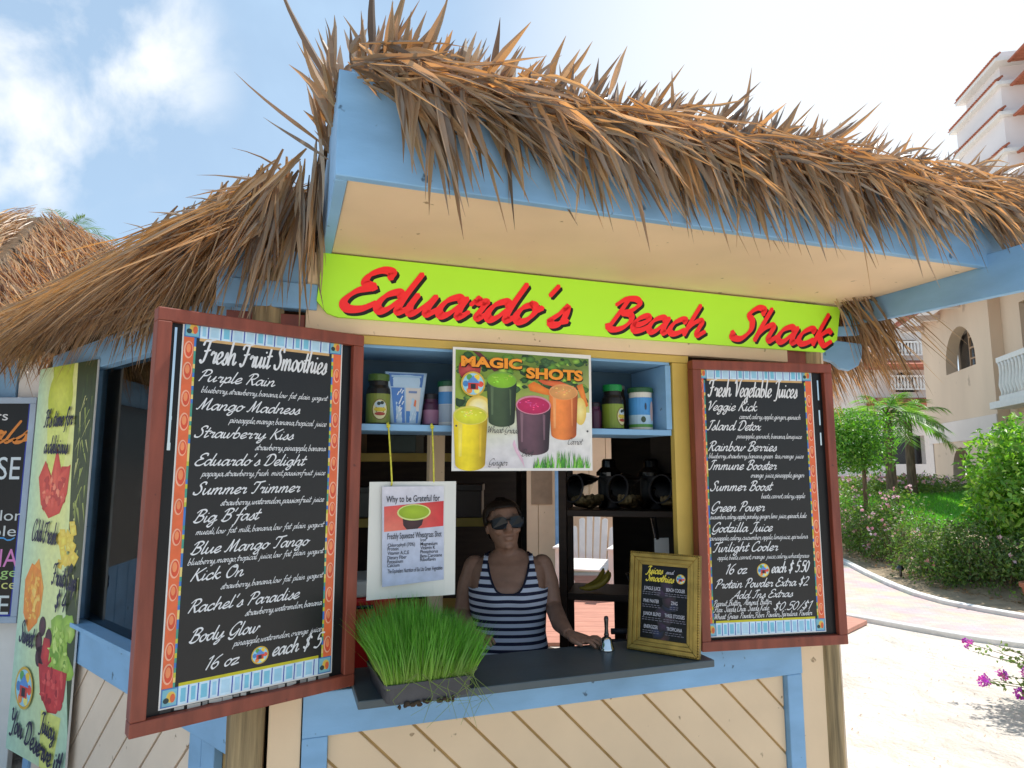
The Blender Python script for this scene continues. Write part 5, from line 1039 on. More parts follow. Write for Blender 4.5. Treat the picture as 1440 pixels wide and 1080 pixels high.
HR = [(-.105, .016, .018, -.052), (-.098, .032, .034, -.045), (-.08, .046, .055, -.028), (-.055, .057, .074, -.012), (-.025, .065, .086, -.002), (.005, .069, .092, .004), (.035, .071, .094, .008), (.062, .066, .088, .010), (.083, .052, .070, .012), (.096, .032, .044, .012), (.102, .012, .016, .012)]
bd.rings([[(hw * math.cos(2 * math.pi * k / 28), cy + hd * math.sin(2 * math.pi * k / 28), z) for k in range(28)] for z, hw, hd, cy in HR])
bd.tube([(0, -.088, .015), (0, -.100, -.010), (0, -.106, -.026), (0, -.094, -.038)], [.010, .012, .015, .010], 10)          # nose
bd.ball((-.012, -.094, -.032), (.009, .009, .008), 8); bd.ball((.012, -.094, -.032), (.009, .009, .008), 8)
bd.ball((0, -.083, -.056), (.024, .012, .0055), 10); bd.ball((0, -.082, -.066), (.021, .012, .006), 10)                      # lips
bd.ball((0, -.072, -.092), (.022, .016, .016), 10)                                                                           # chin
for s_ in (-1, 1): bd.ball((s_ * .036, -.066, -.025), (.024, .018, .02), 10); bd.ball((s_ * .069, .014, -.008), (.008, .017, .028), 10); bd.ball((s_ * .034, -.076, .026), (.026, .014, .012), 10)
bd.M = Matrix.Identity(4)
def arm(P, rad): bd.tube(P, rad, 16); [bd.ball(p_, r_ * .99, 12) for p_, r_ in zip(P[:-1], rad[:-1])]
arm([(.150, .012, 1.232), (.178, .0, 1.16), (.196, -.045, 1.065), (.212, -.19, 1.035), (.236, -.318, 1.026)], [.047, .043, .036, .035, .021])
arm([(-.142, .012, 1.228), (-.172, .005, 1.15), (-.192, -.01, 1.03), (-.165, -.15, 1.012), (-.135, -.275, 1.022)], [.047, .043, .037, .034, .021])
def hand(wr, dirv, sidev, s=1):
    """palm, four curled fingers of unequal length and a thumb leaving the side of the palm"""
    wr, d, sd = Vector(wr), Vector(dirv).normalized(), Vector(sidev).normalized(); up = Vector((0, 0, 1))
    rr = []
    for f, hw, hh in ((0, .024, .018), (.03, .034, .017), (.06, .040, .015), (.085, .039, .012), (.094, .034, .008)):
        c_ = wr + d * f + Vector((0, 0, -.004 * f / .09)); rr.append([c_ + sd * hw * math.cos(2 * math.pi * k / 14) + up * hh * math.sin(2 * math.pi * k / 14) for k in range(14)])
    bd.rings(rr)
    for i, (o_, L, sp) in enumerate(((-.029, .062, -.10), (-.010, .074, -.02), (.010, .070, .05), (.028, .054, .14))):
        b_ = wr + d * .082 + sd * o_ * 1.0; dd = (d + sd * sp).normalized()
        bd.tube([b_ + up * .002, b_ + dd * L * .42 + up * .007, b_ + dd * L * .74 + up * .001, b_ + dd * L - up * .008], [.0092, .0086, .0078, .0062], 10)
    b_ = wr + d * .022 - sd * s * .024; bd.tube([b_, b_ + d * .022 - sd * s * .022, b_ + d * .050 - sd * s * .028 - up * .004, b_ + d * .07 - sd * s * .022 - up * .008], [.013, .0115, .0098, .0075], 10)
hand((.236, -.318, 1.024), (.75, -.62, -.06), (.62, .75, 0), 1)
hand((-.135, -.275, 1.021), (.45, -.9, -.06), (.9, .45, 0), 1)
body = bd.build('body', M['skin'], wm, smooth=True)
rm = body.modifiers.new('skin_union', 'REMESH'); rm.mode = 'VOXEL'; rm.voxel_size = .0032; rm.use_smooth_shade = True
sm = body.modifiers.new('soften', 'SMOOTH'); sm.factor = .5; sm.iterations = 4
# striped tank top following the torso: scooped neck, straps, armholes
tk = MB(); NZ, NT = 220, 224; zs = [.80 + (1.292 - .80) * i / NZ for i in range(NZ + 1)]
grid = [tring(z, .0085 + .004 * max(0, (1.0 - z) / .2), NT) for z in zs]; keep = []
def tank_ok(x, y, z):
    ax = abs(x - .005)
    if z < 1.135: return True
    nz_ = 1.135 if y < .016 else 1.20                       # lowest point of the neckline, front and back
    if ax < .088 and z > nz_ + .10 * (ax / .088) ** 3.2 * 1.0: return False
    if ax > .125 - .02 * max(0, (z - 1.16) / .1) and z > 1.148 + .0 * ax: return z < 1.148 + .35 * max(0, .150 - ax)
    return True
tk.v = [p_ for r_ in grid for p_ in r_]
for i in range(NZ):
    for k in range(NT):
        idx = (i * NT + k, i * NT + (k + 1) % NT, (i + 1) * NT + (k + 1) % NT, (i + 1) * NT + k); c_ = sum((Vector(tk.v[j]) for j in idx), Vector()) / 4
        if tank_ok(c_.x, c_.y, c_.z): tk.f.append(idx); tk.c.append((1, 1, 1))
tko = tk.build('tank_top', M['stripe'], wm, smooth=True); so = tko.modifiers.new('cloth', 'SOLIDIFY'); so.thickness = .003; so.offset = 1
# trim: dark piping around the neck
m = MB(); P = []
for i in range(25):
    t_ = -1 + 2 * i / 24; x = .088 * t_; z = 1.135 + .10 * abs(t_) ** 3.2 + .015 * abs(t_) ** 9
    hw, hd, cy = torso(z); q_ = min(.98, abs(x) / (hw + .01)); y = cy - (hd + .011) * (1 - q_ ** (2 / .82)) ** (.82 / 2) ; y -= .018 * math.exp(-((z - 1.11) / .05) ** 2) * (math.exp(-((x - .062) / .05) ** 2) + math.exp(-((x + .062) / .05) ** 2)); P.append((x + .005, y, z))
m.tube(P, .0045, 6); m.build('neck_trim', mat('navy trim', (.010, .011, .03), .8, .1, 40), tko, smooth=True)
# hair drawn back
m = MB(); m.M = HM; hv = []
NK_, NR_ = 40, 22
hr = []
for i in range(NR_):
    z = -.06 + .17 * i / (NR_ - 1)
    for (a, b) in zip(HR, HR[1:]):
        if a[0] <= z <= b[0]: t_ = (z - a[0]) / (b[0] - a[0]); hw, hd, cy = [a[j] + (b[j] - a[j]) * t_ for j in (1, 2, 3)]; break
    else: hw, hd, cy = .010, .012, .012
    hr.append([((hw + .009) * math.cos(2 * math.pi * k / NK_), cy + .004 + (hd + .009) * math.sin(2 * math.pi * k / NK_) + .0025 * math.sin(k * 2.7), z + .006) for k in range(NK_)])
m.v = [tuple(HM @ Vector(p_)) for r_ in hr for p_ in r_]
for i in range(NR_ - 1):
    for k in range(NK_):
        c_ = hr[i][k]
        if c_[1] > (-.02 if c_[2] > .0 else .022) or c_[2] > .066 - .28 * max(0, abs(c_[0]) - .03): 
            m.f.append((i * NK_ + k, i * NK_ + (k + 1) % NK_, (i + 1) * NK_ + (k + 1) % NK_, (i + 1) * NK_ + k)); m.c.append((1, 1, 1))
m.f.append(tuple((NR_ - 1) * NK_ + k for k in range(NK_))); m.c.append((1, 1, 1))
m.ball((0, .125, .0), (.034, .03, .036), 14)
for k in range(90):
    a = random.uniform(-1.25, 1.25); P = []
    for i in range(7):
        f = i / 6; th_ = lerp(.98, 1.85, f); rx, ry, rz = .079, .100, .112; P.append((rx * math.sin(a) * (1 - .55 * f) * (1 + .0 * f), .012 - ry * math.cos(th_) * (.75 + .25 * abs(math.cos(a))) + random.gauss(0, .0012), .000 + rz * math.sin(th_) * math.cos(a * .9) + random.gauss(0, .0012)))
    m.tube(P, [.0012, .0022, .0022, .0022, .0020, .0016, .0010], 4)
ho = m.build('hair', M['hair'], wm, smooth=True); so = ho.modifiers.new('thickness', 'SOLIDIFY'); so.thickness = .004; so.offset = 1
sgl = MB(); sgl.M = HM
for s_ in (-1, 1):
    P = []
    for k in range(20):
        a = 2 * math.pi * k / 20; c_, q_ = math.cos(a), math.sin(a); x = s_ * .037 + .034 * math.copysign(abs(c_) ** .75, c_); z = .004 + .029 * math.copysign(abs(q_) ** .75, q_) - .003 * q_; P.append((x, z))
    def lensy(x): return -.107 + 3.6 * x * x
    sgl.add([(x, lensy(x), z) for x, z in P] + [(x, lensy(x) + .006, z) for x, z in P], [tuple(range(20))[::-1], tuple(range(20, 40))] + [(i, (i + 1) % 20, 20 + (i + 1) % 20, 20 + i) for i in range(20)])
    sgl.tube([(s_ * .068, -.084, .016), (s_ * .074, -.05, .014), (s_ * .077, .01, .010), (s_ * .074, .03, -.006)], [.006, .005, .004, .003], 8)
sgl.tube([(-.010, -.105, .014), (.010, -.105, .014)], .005, 8); sgl.build('sunglasses', mat('dark lens plastic', (.006, .005, .005), .22, .1, 5, bump=0, spec=.35), wm)
m = MB(); m.rings([tring(z, .008, 32) for z in (.60, .66, .72, .80, .835)])
for s_ in (-1, 1): m.tube([(s_ * .085, 0, .70), (s_ * .09, -.01, .42), (s_ * .095, .01, .09)], [.090, .062, .052], 14)
m.build('trousers', M['trouser'], wm, smooth=True)
m = MB()
for s_ in (-1, 1): m.rings([[(s_ * .098 + .044 * math.cos(2 * math.pi * k / 16), -.05 + .115 * math.sin(2 * math.pi * k / 16), z) for k in range(16)] for z in (.031, .06)]); m.ball((s_ * .098, .0, .075), (.042, .06, .032), 12)
m.build('shoes', M['plastic'], wm, smooth=True)

# ================================================================== beyond the back door
t = thing('pool_building', 'cream boarded building with a pale blue post beyond the shack back door', 'building', (-1.2, 10.4, 0), 0)
m = MB()
for i in range(14): m.box(i * .27, i * .27 + .262, 0, .04, .0, 3.1)
m.build('wall', M['cream'], t, bevel=.004)
m = MB(); m.box(0, 3.8, .02, .06, 0, 3.1); m.build('wall_backing', M['groove'], t)
q = at(752, 720, 10.3); x_ = q.x + 1.2; m = MB(); m.box(x_ - .05, x_ + .28, -.02, -.001, 1.05, 2.9); dd_ = m.build('door', mat('brown board door', (.30, .20, .12), .6, .2, 5), t, bevel=.003)
q = at(731, 720, 10.3); x_ = q.x + 1.2; m = MB(); m.box(x_ - .05, x_ + .05, -.06, -.0215, 0, 3.0); m.build('door_frame', mat('grey brown timber', (.20, .14, .09), .7, .25, 5), t, bevel=.003)
q = at(786, 720, 10.1); x_ = q.x + 1.2; m = MB(); m.box(x_ - .055, x_ + .055, -.30, -.20, 0, 3.0); m.build('post', M['blue'], t, bevel=.004)
m = MB(); m.add([(-.5, -1.0, 2.9), (4.2, -1.0, 2.9), (4.2, 1.6, 4.1), (-.5, 1.6, 4.1), (-.5, -1.0, 2.8), (4.2, -1.0, 2.8), (4.2, 1.6, 4.0), (-.5, 1.6, 4.0)], [(0, 1, 2, 3), (7, 6, 5, 4), (0, 4, 5, 1), (1, 5, 6, 2), (2, 6, 7, 3), (3, 7, 4, 0)]); m.build('roof', M['thatchbase'], t)
q = at(830, 790, 8.5); t = thing('garden_chair', 'white slatted wooden garden chair on the red deck seen through the rack', 'chair', (q.x, 8.5, .037), R(-16))
m = MB()
for i in range(6):
    x_ = -.27 + i * .091; hgt = (.84, .95, 1.0, 1.0, .95, .84)[i]; f = (i - 2.5) * .012
    P = [(x_, .34), (x_ + .076, .34)] + [(x_ + .076 + f, hgt - .02), (x_ + .06 + f, hgt), (x_ + .024 + f, hgt), (x_ + f, hgt - .02)]
    mm = MB(); m.M = Matrix.Translation((0, .12, .0)) @ Matrix.Rotation(R(-14), 4, 'X'); m.prism(P, 0, .018, 'y')
m.build('backrest', M['white'], t, bevel=.003)
m = MB(); m.M = Matrix.Rotation(R(8), 4, 'X')
for i in range(5): m.box(-.27, .27, -.36 + i * .098, -.27 + i * .098, .40, .42)
m.build('seat', M['white'], t, bevel=.003)
for s_ in (-1, 1):
    m = MB(); m.prism([(s_ * .27, -.42), (s_ * .40, -.42), (s_ * .40, .18), (s_ * .30, .22)], .60, .622, 'z'); m.build('armrest', M['white'], t, bevel=.003)
    m = MB(); m.box(s_ * .33 - .05, s_ * .33 + .05, -.36, -.335, 0, .599); m.build('leg', M['white'], t, bevel=.003)
    m = MB(); m.prism([(-.33, .30), (-.33, .40), (.42, .08), (.46, .0), (.40, .0)], s_ * .29 - .012, s_ * .29 + .012, 'x'); m.build('leg', M['white'], t, bevel=.003)

# ================================================================== next hut and chalkboard at the far left
nh = thing('thatched_hut', 'neighbouring blue boarded hut with a rounded thatch roof at the left edge', 'hut', (-4.55, 6.0, 0), 0)
m = MB()
for i in range(14): m.box(-1.25 + i * .19, -1.25 + i * .19 + .184, -2.27, -2.24, 0, 2.3)
m.build('wall', M['blue'], nh, bevel=.004)
m = MB(); m.box(-1.2, 1.02, -2.30, -2.271, .95, 2.1); m.build('dark_reflection_panel', M['darkglass'], nh)  # unseen dark panel, added to darken what the shack's left window reflects
m = MB(); m.box(1.42, 1.66, -2.26, -2.2, 0, 2.34); m.build('corner_post', M['blue'], nh, bevel=.004)
m = MB(); m.box(1.665, 1.80, -2.25, -2.21, 0, 2.32); m.build('corner_trim', M['white'], nh, bevel=.004)
HB = [(2.55 * math.cos(R(60 * k)), 2.55 * math.sin(R(60 * k))) for k in range(6)]
m = MB()
for k in (0, 1, 2, 3, 5): m.M = edge(HB[k], HB[(k + 1) % 6]); m.box(0, 2.55, 0, .03, 0, 2.3)
m.build('wall', M['blue'], nh)
m = MB(); NP = cone_roof(m, (0, 0), 2.95, 2.42, 4.05); m.build('roof_deck', M['thatchbase'], nh)
_straw = straw
def straw(): c = _straw(); return (c[0] * 1.15, c[1] * 1.02, c[2] * .8)
th = MB(); th.usecol = True; Q = [(a, b, 2.42) for a, b in NP]; ap2 = (0, 0, 4.07)
for k, pr in ((4, 330), (5, 330), (3, 40), (0, 200)): thatch_face(th, Q[k], Q[(k + 1) % 6], ap2, 24, pr, 0, (.25, .5), (.010, .018))
straw = _straw
th.build('roof_thatch', M['thatch'], nh)
q = at(54, 559, 3.66); q2 = at(28, 876, 3.66); cbw = .75
cb = thing('chalkboard', 'black chalkboard with coloured hand lettering in a grey blue frame at the left edge', 'chalkboard', (q.x - cbw, 3.66, q2.z), 0); ch_ = q.z - q2.z
m = MB(); fr = .035
m.box(0, cbw, -.012, .02, 0, fr); m.box(0, cbw, -.012, .02, ch_ - fr, ch_); m.box(cbw - fr, cbw, -.012, .02, fr, ch_ - fr); m.box(0, fr, -.012, .02, fr, ch_ - fr); m.build('frame', mat('grey blue frame', (.34, .42, .52), .5, .1, 8), cb, bevel=.003)
m = MB(); m.box(fr, cbw - fr, .0, .015, fr, ch_ - fr); m.build('board', M['black'], cb)
m = MB(); m.usecol = True; b_ = [(fr, fr), (cbw - fr, fr), (cbw - fr, ch_ - fr), (fr, ch_ - fr)]
m.flat([(cbw - fr - .014, fr), (cbw - fr, fr), (cbw - fr, ch_ - fr), (cbw - fr - .014, ch_ - fr)], 2, C(35, 50, 150)); m.flat([(fr, fr), (cbw - fr - .0145, fr), (cbw - fr - .0145, fr + .012), (fr, fr + .012)], 2, C(35, 50, 150))
def K(px, py): v = at(px, py, 3.66); return (v.x - (q.x - cbw), v.z - q2.z)
for tx, a, b, c_, h, col, kind in (("ers", -20, 591, 11, .055, C(215, 215, 215), 0), ("Specials", -130, 622, 40, .12, C(215, 130, 50), 1), ("HOUSE", -85, 674, 27, .13, C(205, 215, 220), 0), ("watermelon", -100, 732, 31, .06, C(200, 205, 205), 0), ("apple", -40, 754, 22, .06, C(200, 205, 205), 0), ("BANANA", -100, 797, 24, .10, C(215, 130, 190), 0), ("orange", -48, 811, 23, .05, C(160, 200, 120), 0), ("fruit juice", -70, 828, 22, .05, C(205, 205, 120), 0), ("ICE", -40, 864, 11, .105, C(205, 215, 215), 0)):
    xa, za = K(a, b); xb, _ = K(c_, b); (script if kind else block)(m, tx, xa, xb, za, h, 3 if not kind else 4, **({'col': col} if not kind else {'col': col, 'w': .22, 'n': 5}))
zz = K(0, 758)[1]; P = [(.05 + i * .02, zz + .008 * math.sin(i * 1.6)) for i in range(33)]; m.add([(x_, -.0012, z_ - .004) for x_, z_ in P] + [(x_, -.0012, z_ + .004) for x_, z_ in P], [(i, i + 1, 34 + i, 33 + i) for i in range(32)], C(70, 150, 210))
m.build('chalk_lettering', M['artflat'], cb)

# ================================================================== greenery
GREEN = [(.075, .16, .022), (.11, .22, .03), (.055, .12, .02), (.15, .27, .04), (.085, .19, .03)]
def crown(mb, lobes, count, size, cols, gap=.0, rng=random, inner=.25, up=.4):
    for _ in range(count):
        c, r = rng.choices(lobes, [l[1][0] * l[1][2] for l in lobes])[0]; v = rv(); rad = 1 - inner * rng.random() ** 2.2
        p_ = Vector(c) + Vector((v.x * r[0], v.y * r[1], v.z * r[2])) * rad * (1 + .10 * math.sin(v.x * 7 + c[0] * 3) * math.cos(v.z * 6))
        nrm = (v + rv() * .8 + Vector((0, 0, up))).normalized(); d = (rv() + v * .4 - Vector((0, 0, .35))); L = rng.uniform(*size)
        leafquad(mb, p_, d, nrm, L, L * rng.uniform(.38, .52), vary(rng.choice(cols), .3))
def trunk(pts, rad, mt, par, nm='trunk'): m_ = MB(); m_.tube(pts, rad, 9); return m_.build(nm, mt, par, smooth=True)
# big leafy shrub at the right edge
c = at(1468, 672, 8.6); t = thing('leafy_tree', 'round bushy tree with large shiny light green leaves at the right edge behind the hedge', 'tree', (c.x, c.y, .3)); cx, cz = 0, c.z - .3
m = MB(); m.usecol = True; rg = random.Random(8)
lob = [((rg.uniform(-.45, .5), rg.uniform(-.5, .5), cz + rg.uniform(-.55, .5)), (rg.uniform(.3, .5),) * 3) for _ in range(15)] + [((.1, 0, cz), (.78, .8, .78)), ((-.45, -.2, cz - .3), (.35, .4, .4)), ((-.3, -.1, cz + .42), (.4, .4, .36))]
crown(m, lob, 8500, (.07, .13), [(.16, .30, .035), (.12, .26, .03), (.20, .34, .05), (.09, .20, .025), (.24, .36, .06)]); m.build('crown', M['leaf'], t)
trunk([(0, 0, -.3), (.02, 0, .4), (.05, .02, cz)], [.07, .055, .04], M['bark'], t)
for a in range(5): trunk([(.03, .01, cz - .5), (.4 * math.cos(a * 1.26), .4 * math.sin(a * 1.26), cz + .2)], [.03, .012], M['bark'], t, 'limb')
# clipped round tree
c = at(1203, 616, 12); t = thing('clipped_tree', 'clipped round dark green tree just right of the vegetable juice menu', 'tree', (c.x, c.y, .5)); cz = c.z - .5
m = MB(); m.usecol = True
lob = [((x_ * .30 - .05, y_ * .28, cz + z_ * .30 - .04), (.29, .29, .29)) for x_ in (-2, -1, 0, 1) for y_ in (-1, 0, 1) for z_ in (-1, 0, 1)]
crown(m, lob, 9000, (.05, .09), [(.10, .24, .03), (.07, .18, .025), (.14, .29, .04), (.18, .30, .05)], inner=.5); m.build('crown', M['leaf'], t)
trunk([(.1, 0, -.4), (.12, 0, cz - .3), (.1, 0, cz)], [.04, .035, .03], M['bark'], t)
# palms
def frond(mb, base, azim, elev, L, nleaf, ll, col, droopf=.9):
    d = Vector((math.cos(azim) * math.cos(elev), math.sin(azim) * math.cos(elev), math.sin(elev))); P = [base + d * (L * i / 10) + Vector((0, 0, -droopf * L * (i / 10) ** 2 * .5)) for i in range(11)]
    mb.tube(P, [.018 * (1 - i / 11.5) for i in range(11)], 4, col=(.12, .16, .04))
    for j in range(nleaf):
        f = .18 + .82 * j / nleaf; i = min(9, int(f * 10)); p_ = P[i].lerp(P[i + 1], f * 10 - i); tg = (P[i + 1] - P[i]).normalized(); sd = tg.cross(Vector((0, 0, 1))).normalized()
        for s_ in (-1, 1):
            dd = tg * .65 + sd * s_ * .8 + Vector((0, 0, random.uniform(-.15, .25))); blade(mb, p_, dd, ll * (1 - .6 * abs(f - .45)) * random.uniform(.85, 1.1), .035, .35, vary(col, .25), 3, Vector((0, 0, 1)).cross(dd) + rv() * .2, .2)
def palm(name, label, base, top, nf, L, ll, col, lean=(0, 0)):
    t = thing(name, label, 'palm tree', base); h = top - base[2]; m = MB(); P = [(lean[0] * (i / 8) ** 1.5, lean[1] * (i / 8), h * i / 8) for i in range(9)]
    m.tube([(0, 0, -.4)] + P[1:], [.13, .12, .115, .11, .11, .105, .10, .095, .09], 10); m.build('trunk', M['bark'], t, smooth=True)
    m = MB(); m.usecol = True
    for k in range(nf): frond(m, Vector(P[-1]), k * 2.399, R(70 - 95 * k / nf), L * random.uniform(.8, 1.1), 22, ll, random.choice(col))
    m.build('crown', M['leaf'], t); return t
c = at(1247, 583, 15.5); palm('palm_tree', 'small palm with fanned fronds between the clipped tree and the cream hotel', (c.x, c.y, .8), c.z, 18, 1.15, .5, [(.12, .24, .06), (.18, .30, .09), (.08, .18, .04)])
c = at(92, 352, 30); palm('palm_tree', 'distant palm top poking up behind the left thatch roofs', (c.x, c.y, 0), c.z + .5, 22, 2.6, .9, [(.06, .10, .03), (.09, .13, .04)])
c = at(1300, 575, 18); palm('palm_tree', 'second small palm whose fronds overlap the hotel corner', (c.x - .5, c.y, .8), c.z - .2, 14, 1.1, .5, [(.16, .28, .07), (.2, .3, .08)])
# flowering hedge along the path
hd = thing('flowering_hedge', 'long loose hedge with small pink flowers along the brick path', 'hedge', (0, 0, 0)); m = MB(); m.usecol = True; fl = MB(); fl.usecol = True; st_ = MB()
HL = [(6.35, 15.6), (6.15, 13.8), (6.0, 12.4), (5.85, 11.2), (5.66, 9.6), (5.58, 8.75), (5.72, 8.1), (6.0, 7.65), (6.5, 7.2), (7.6, 6.5), (9.5, 5.6)]
rg = random.Random(17)
def hpos(f): f = f * (len(HL) - 1); i = min(len(HL) - 2, int(f)); return Vector(HL[i]).lerp(Vector(HL[i + 1]), f - i)
lob = []
for i in range(190):
    f = rg.random(); q = hpos(f); r = rg.uniform(.24, .40); lob.append(((q.x + .34 + rg.uniform(-.10, .55), q.y + .20 + rg.uniform(-.12, .45), rg.uniform(.12, .74 if q.y < 10 else 1.02) + .03), (r, r, r * .85)))
crown(m, lob, 42000, (.04, .075), [(.08, .14, .03), (.11, .19, .045), (.06, .11, .028), (.15, .23, .06), (.13, .17, .05)], inner=.5)
m.build('foliage', M['leaf'], hd)
for i in range(260):
    f = rg.random(); q = hpos(f); st_.tube([(q.x + .45 + rg.uniform(-.1, .3), q.y + .25, .0), (q.x + .4 + rg.uniform(-.25, .4), q.y + .2 + rg.uniform(-.2, .3), rg.uniform(.4, .8))], [.010, .004], 4)
st_.build('stems', M['bark'], hd)
def flower(mb, p_, r, cols, n_=5):
    nrm = (rv() + Vector((-.4, -.8, .6))).normalized(); a_ = nrm.orthogonal().normalized(); b_ = nrm.cross(a_); c = vary(rg.choice(cols), .12)
    for k in range(n_):
        t_ = 2 * math.pi * k / n_; d = a_ * math.cos(t_) + b_ * math.sin(t_); leafquad(mb, p_, d + nrm * .3, nrm, r, r * .8, c)
PINK = [(.80, .46, .50), (.84, .56, .58), (.76, .38, .44), (.86, .66, .66)]
for i in range(300):
    c, r = rg.choice(lob)
    if c[1] < 9.6 and rg.random() < .90: continue
    v = Vector((rg.uniform(-1, .2), rg.uniform(-1, 0), rg.uniform(.0, 1))).normalized(); p_ = Vector(c) + Vector((v.x * r[0], v.y * r[1], v.z * r[2])) * 1.08
    for j in range(rg.randint(1, 5)): flower(fl, p_ + rv() * .05, rg.uniform(.022, .036), PINK)
fl.build('flowers', M['petal'], hd)
# low flower bed and lawn beyond
bed = MB(); bed.usecol = True; lob = []
for i in range(70): q = Vector((rg.uniform(8.2, 15.0), rg.uniform(17.5, 20.5), 1.0)); lob.append(((q.x, q.y, 1.05), (.45, .4, rg.uniform(.15, .38))))
crown(bed, lob, 9000, (.07, .13), [(.13, .20, .05), (.17, .24, .07), (.09, .15, .035)]); tag(bed.build('flower_bed', M['leaf']), 'low pale green flower bed in front of the hotel', 'flower bed', kind='stuff')
bf = MB(); bf.usecol = True
for i in range(260): c, r = rg.choice(lob); flower(bf, Vector(c) + Vector((rg.uniform(-.4, .4), -.3, r[2] * rg.uniform(.5, 1.05))), rg.uniform(.04, .065), PINK)
tag(bf.build('bed_flowers', M['petal']), 'pink blossoms scattered over the flower bed by the hotel', 'flowers', kind='stuff')
lw = MB(); lw.usecol = True
def slope_z(x, y): return .0
for i in range(26000):
    x = rg.uniform(6.3, 13.5); y = rg.uniform(11.6, 18.0)
    # height of the rising bed at this spot: measured from the far kerb
    dmin = min((Vector((x, y)) - Vector(a)).length for a in FK); z = 0
    for (o0, z0), (o1, z1) in zip(rows, rows[1:]):
        if o0 <= dmin <= o1: z = lerp(z0, z1, (dmin - o0) / (o1 - o0))
    if dmin < 1.5: continue
    blade(lw, Vector((x, y, z + .05)), Vector((rg.gauss(0, .35), rg.gauss(0, .35), 1)), rg.uniform(.10, .2), rg.uniform(.012, .022), .3, vary(rg.choice(((.12, .36, .04), (.16, .42, .05), (.08, .27, .03))), .25), 2)
tag(lw.build('lawn', M['leaf']), None, None, kind='stuff')
# purple flowering bush at the right edge
t = thing('bougainvillea', 'grey green bush with magenta flowers on the sand at the right edge', 'bush', (4.38, 4.45, 0)); m = MB(); m.usecol = True; fl = MB(); fl.usecol = True; st_ = MB()
crown(m, [((rg.uniform(-.25, .4), rg.uniform(-.4, .3), rg.uniform(.75, 1.75)), (rg.uniform(.32, .48),) * 3) for _ in range(14)] + [((.1, -.05, 1.35), (.66, .66, .75))], 15000, (.035, .065), [(.13, .18, .07), (.17, .22, .09), (.10, .14, .05)], inner=.6)
for k in range(95):
    a = rg.uniform(0, 6.28) if k > 34 else R(rg.uniform(158, 215)); e = rg.uniform(.5, 1.4) if k > 34 else rg.uniform(.22, .50); L = rg.uniform(.6, .9) if k > 34 else rg.uniform(.85, 1.28); d = Vector((math.cos(a) * math.cos(e), math.sin(a) * math.cos(e), math.sin(e))); P = [Vector((0, 0, 0)) + d * L * i / 6 + Vector((0, 0, -.10 * (i / 6) ** 2)) for i in range(7)]; st_.tube(P, [.008 * (1 - i / 8) for i in range(7)], 4)
    for j in range(40):
        f = rg.uniform(.3, 1); i = min(5, int(f * 6)); p_ = P[i].lerp(P[i + 1], f * 6 - i); leafquad(m, p_ + rv() * .02, rv() + d * .5, rv() + Vector((0, 0, .5)), rg.uniform(.025, .05), .02, vary((.17, .22, .09), .25))
    if k % 3 == 0:
        for j in range(16): flower(fl, P[-1] + rv() * .028, rg.uniform(.014, .022), [(.55, .05, .45), (.68, .08, .52), (.48, .05, .50)], 3)
m.build('foliage', M['leaf'], t); fl.build('flowers', M['petal'], t); st_.build('stems', M['bark'], t)
q = at(1443, 845, 7.7); t = thing('flower_pot', 'terracotta pot cut off by the right edge beside the hedge', 'pot', (q.x + .14, q.y, .0)); m = MB(); m.lathe([(.10, 0), (.145, .26), (.165, .262), (.165, .31), (.14, .31), (.13, .25)], 20); m.build('pot', M['terracotta'], t, smooth=False)
m = MB(); m.lathe([(.135, .24), (.134, .27)], 20); m.build('soil', M['soil'], t)
q = at(1262, 822, 9.75); t = thing('path_light', 'tiny black garden light standing on the far kerb of the path', 'garden light', (q.x + .06, q.y, .045)); m = MB(); m.lathe([(.018, 0), (.018, .10)], 10); m.build('stem', M['blackgloss'], t); m = MB(); m.lathe([(.05, .101), (.05, .12), (.03, .16), (.01, .165)], 14); m.build('cap', M['blackgloss'], t)
m = MB(); m.usecol = True                                      # dry litter on the sand
for i in range(420):
    x = rg.uniform(1.5, 5.4); y = rg.uniform(3.0, 7.2)
    if x > 3.2 and y > 6.0 - (x - 4.6) * .6 and y > 5.6: continue
    leafquad(m, Vector((x, y, .006)), Vector((rg.gauss(0, 1), rg.gauss(0, 1), .1)), Vector((0, 0, 1)), rg.uniform(.008, .03), rg.uniform(.005, .012), vary((.22, .15, .09), .4))
for i in range(900):
    f = rg.random(); q = hpos(f); leafquad(m, Vector((q.x + rg.uniform(.02, .4), q.y + rg.uniform(-.1, .25), .06)), Vector((rg.gauss(0, 1), rg.gauss(0, 1), .2)), Vector((rg.gauss(0, .3), 0, 1)), rg.uniform(.03, .07), rg.uniform(.012, .025), vary((.30, .20, .10), .4))
tag(m.build('leaf_litter', M['thatch']), 'dry leaf litter scattered on the sand and under the hedge', 'leaf litter', kind='stuff')

# ================================================================== the hotel
ho0 = at(1309, 640, 24.0); hang = math.atan2(-.955, -.295)
hw_ = thing('hotel_wing', 'cream rendered hotel wing with arched windows behind the garden', 'building', (ho0.x, ho0.y, 0), hang)
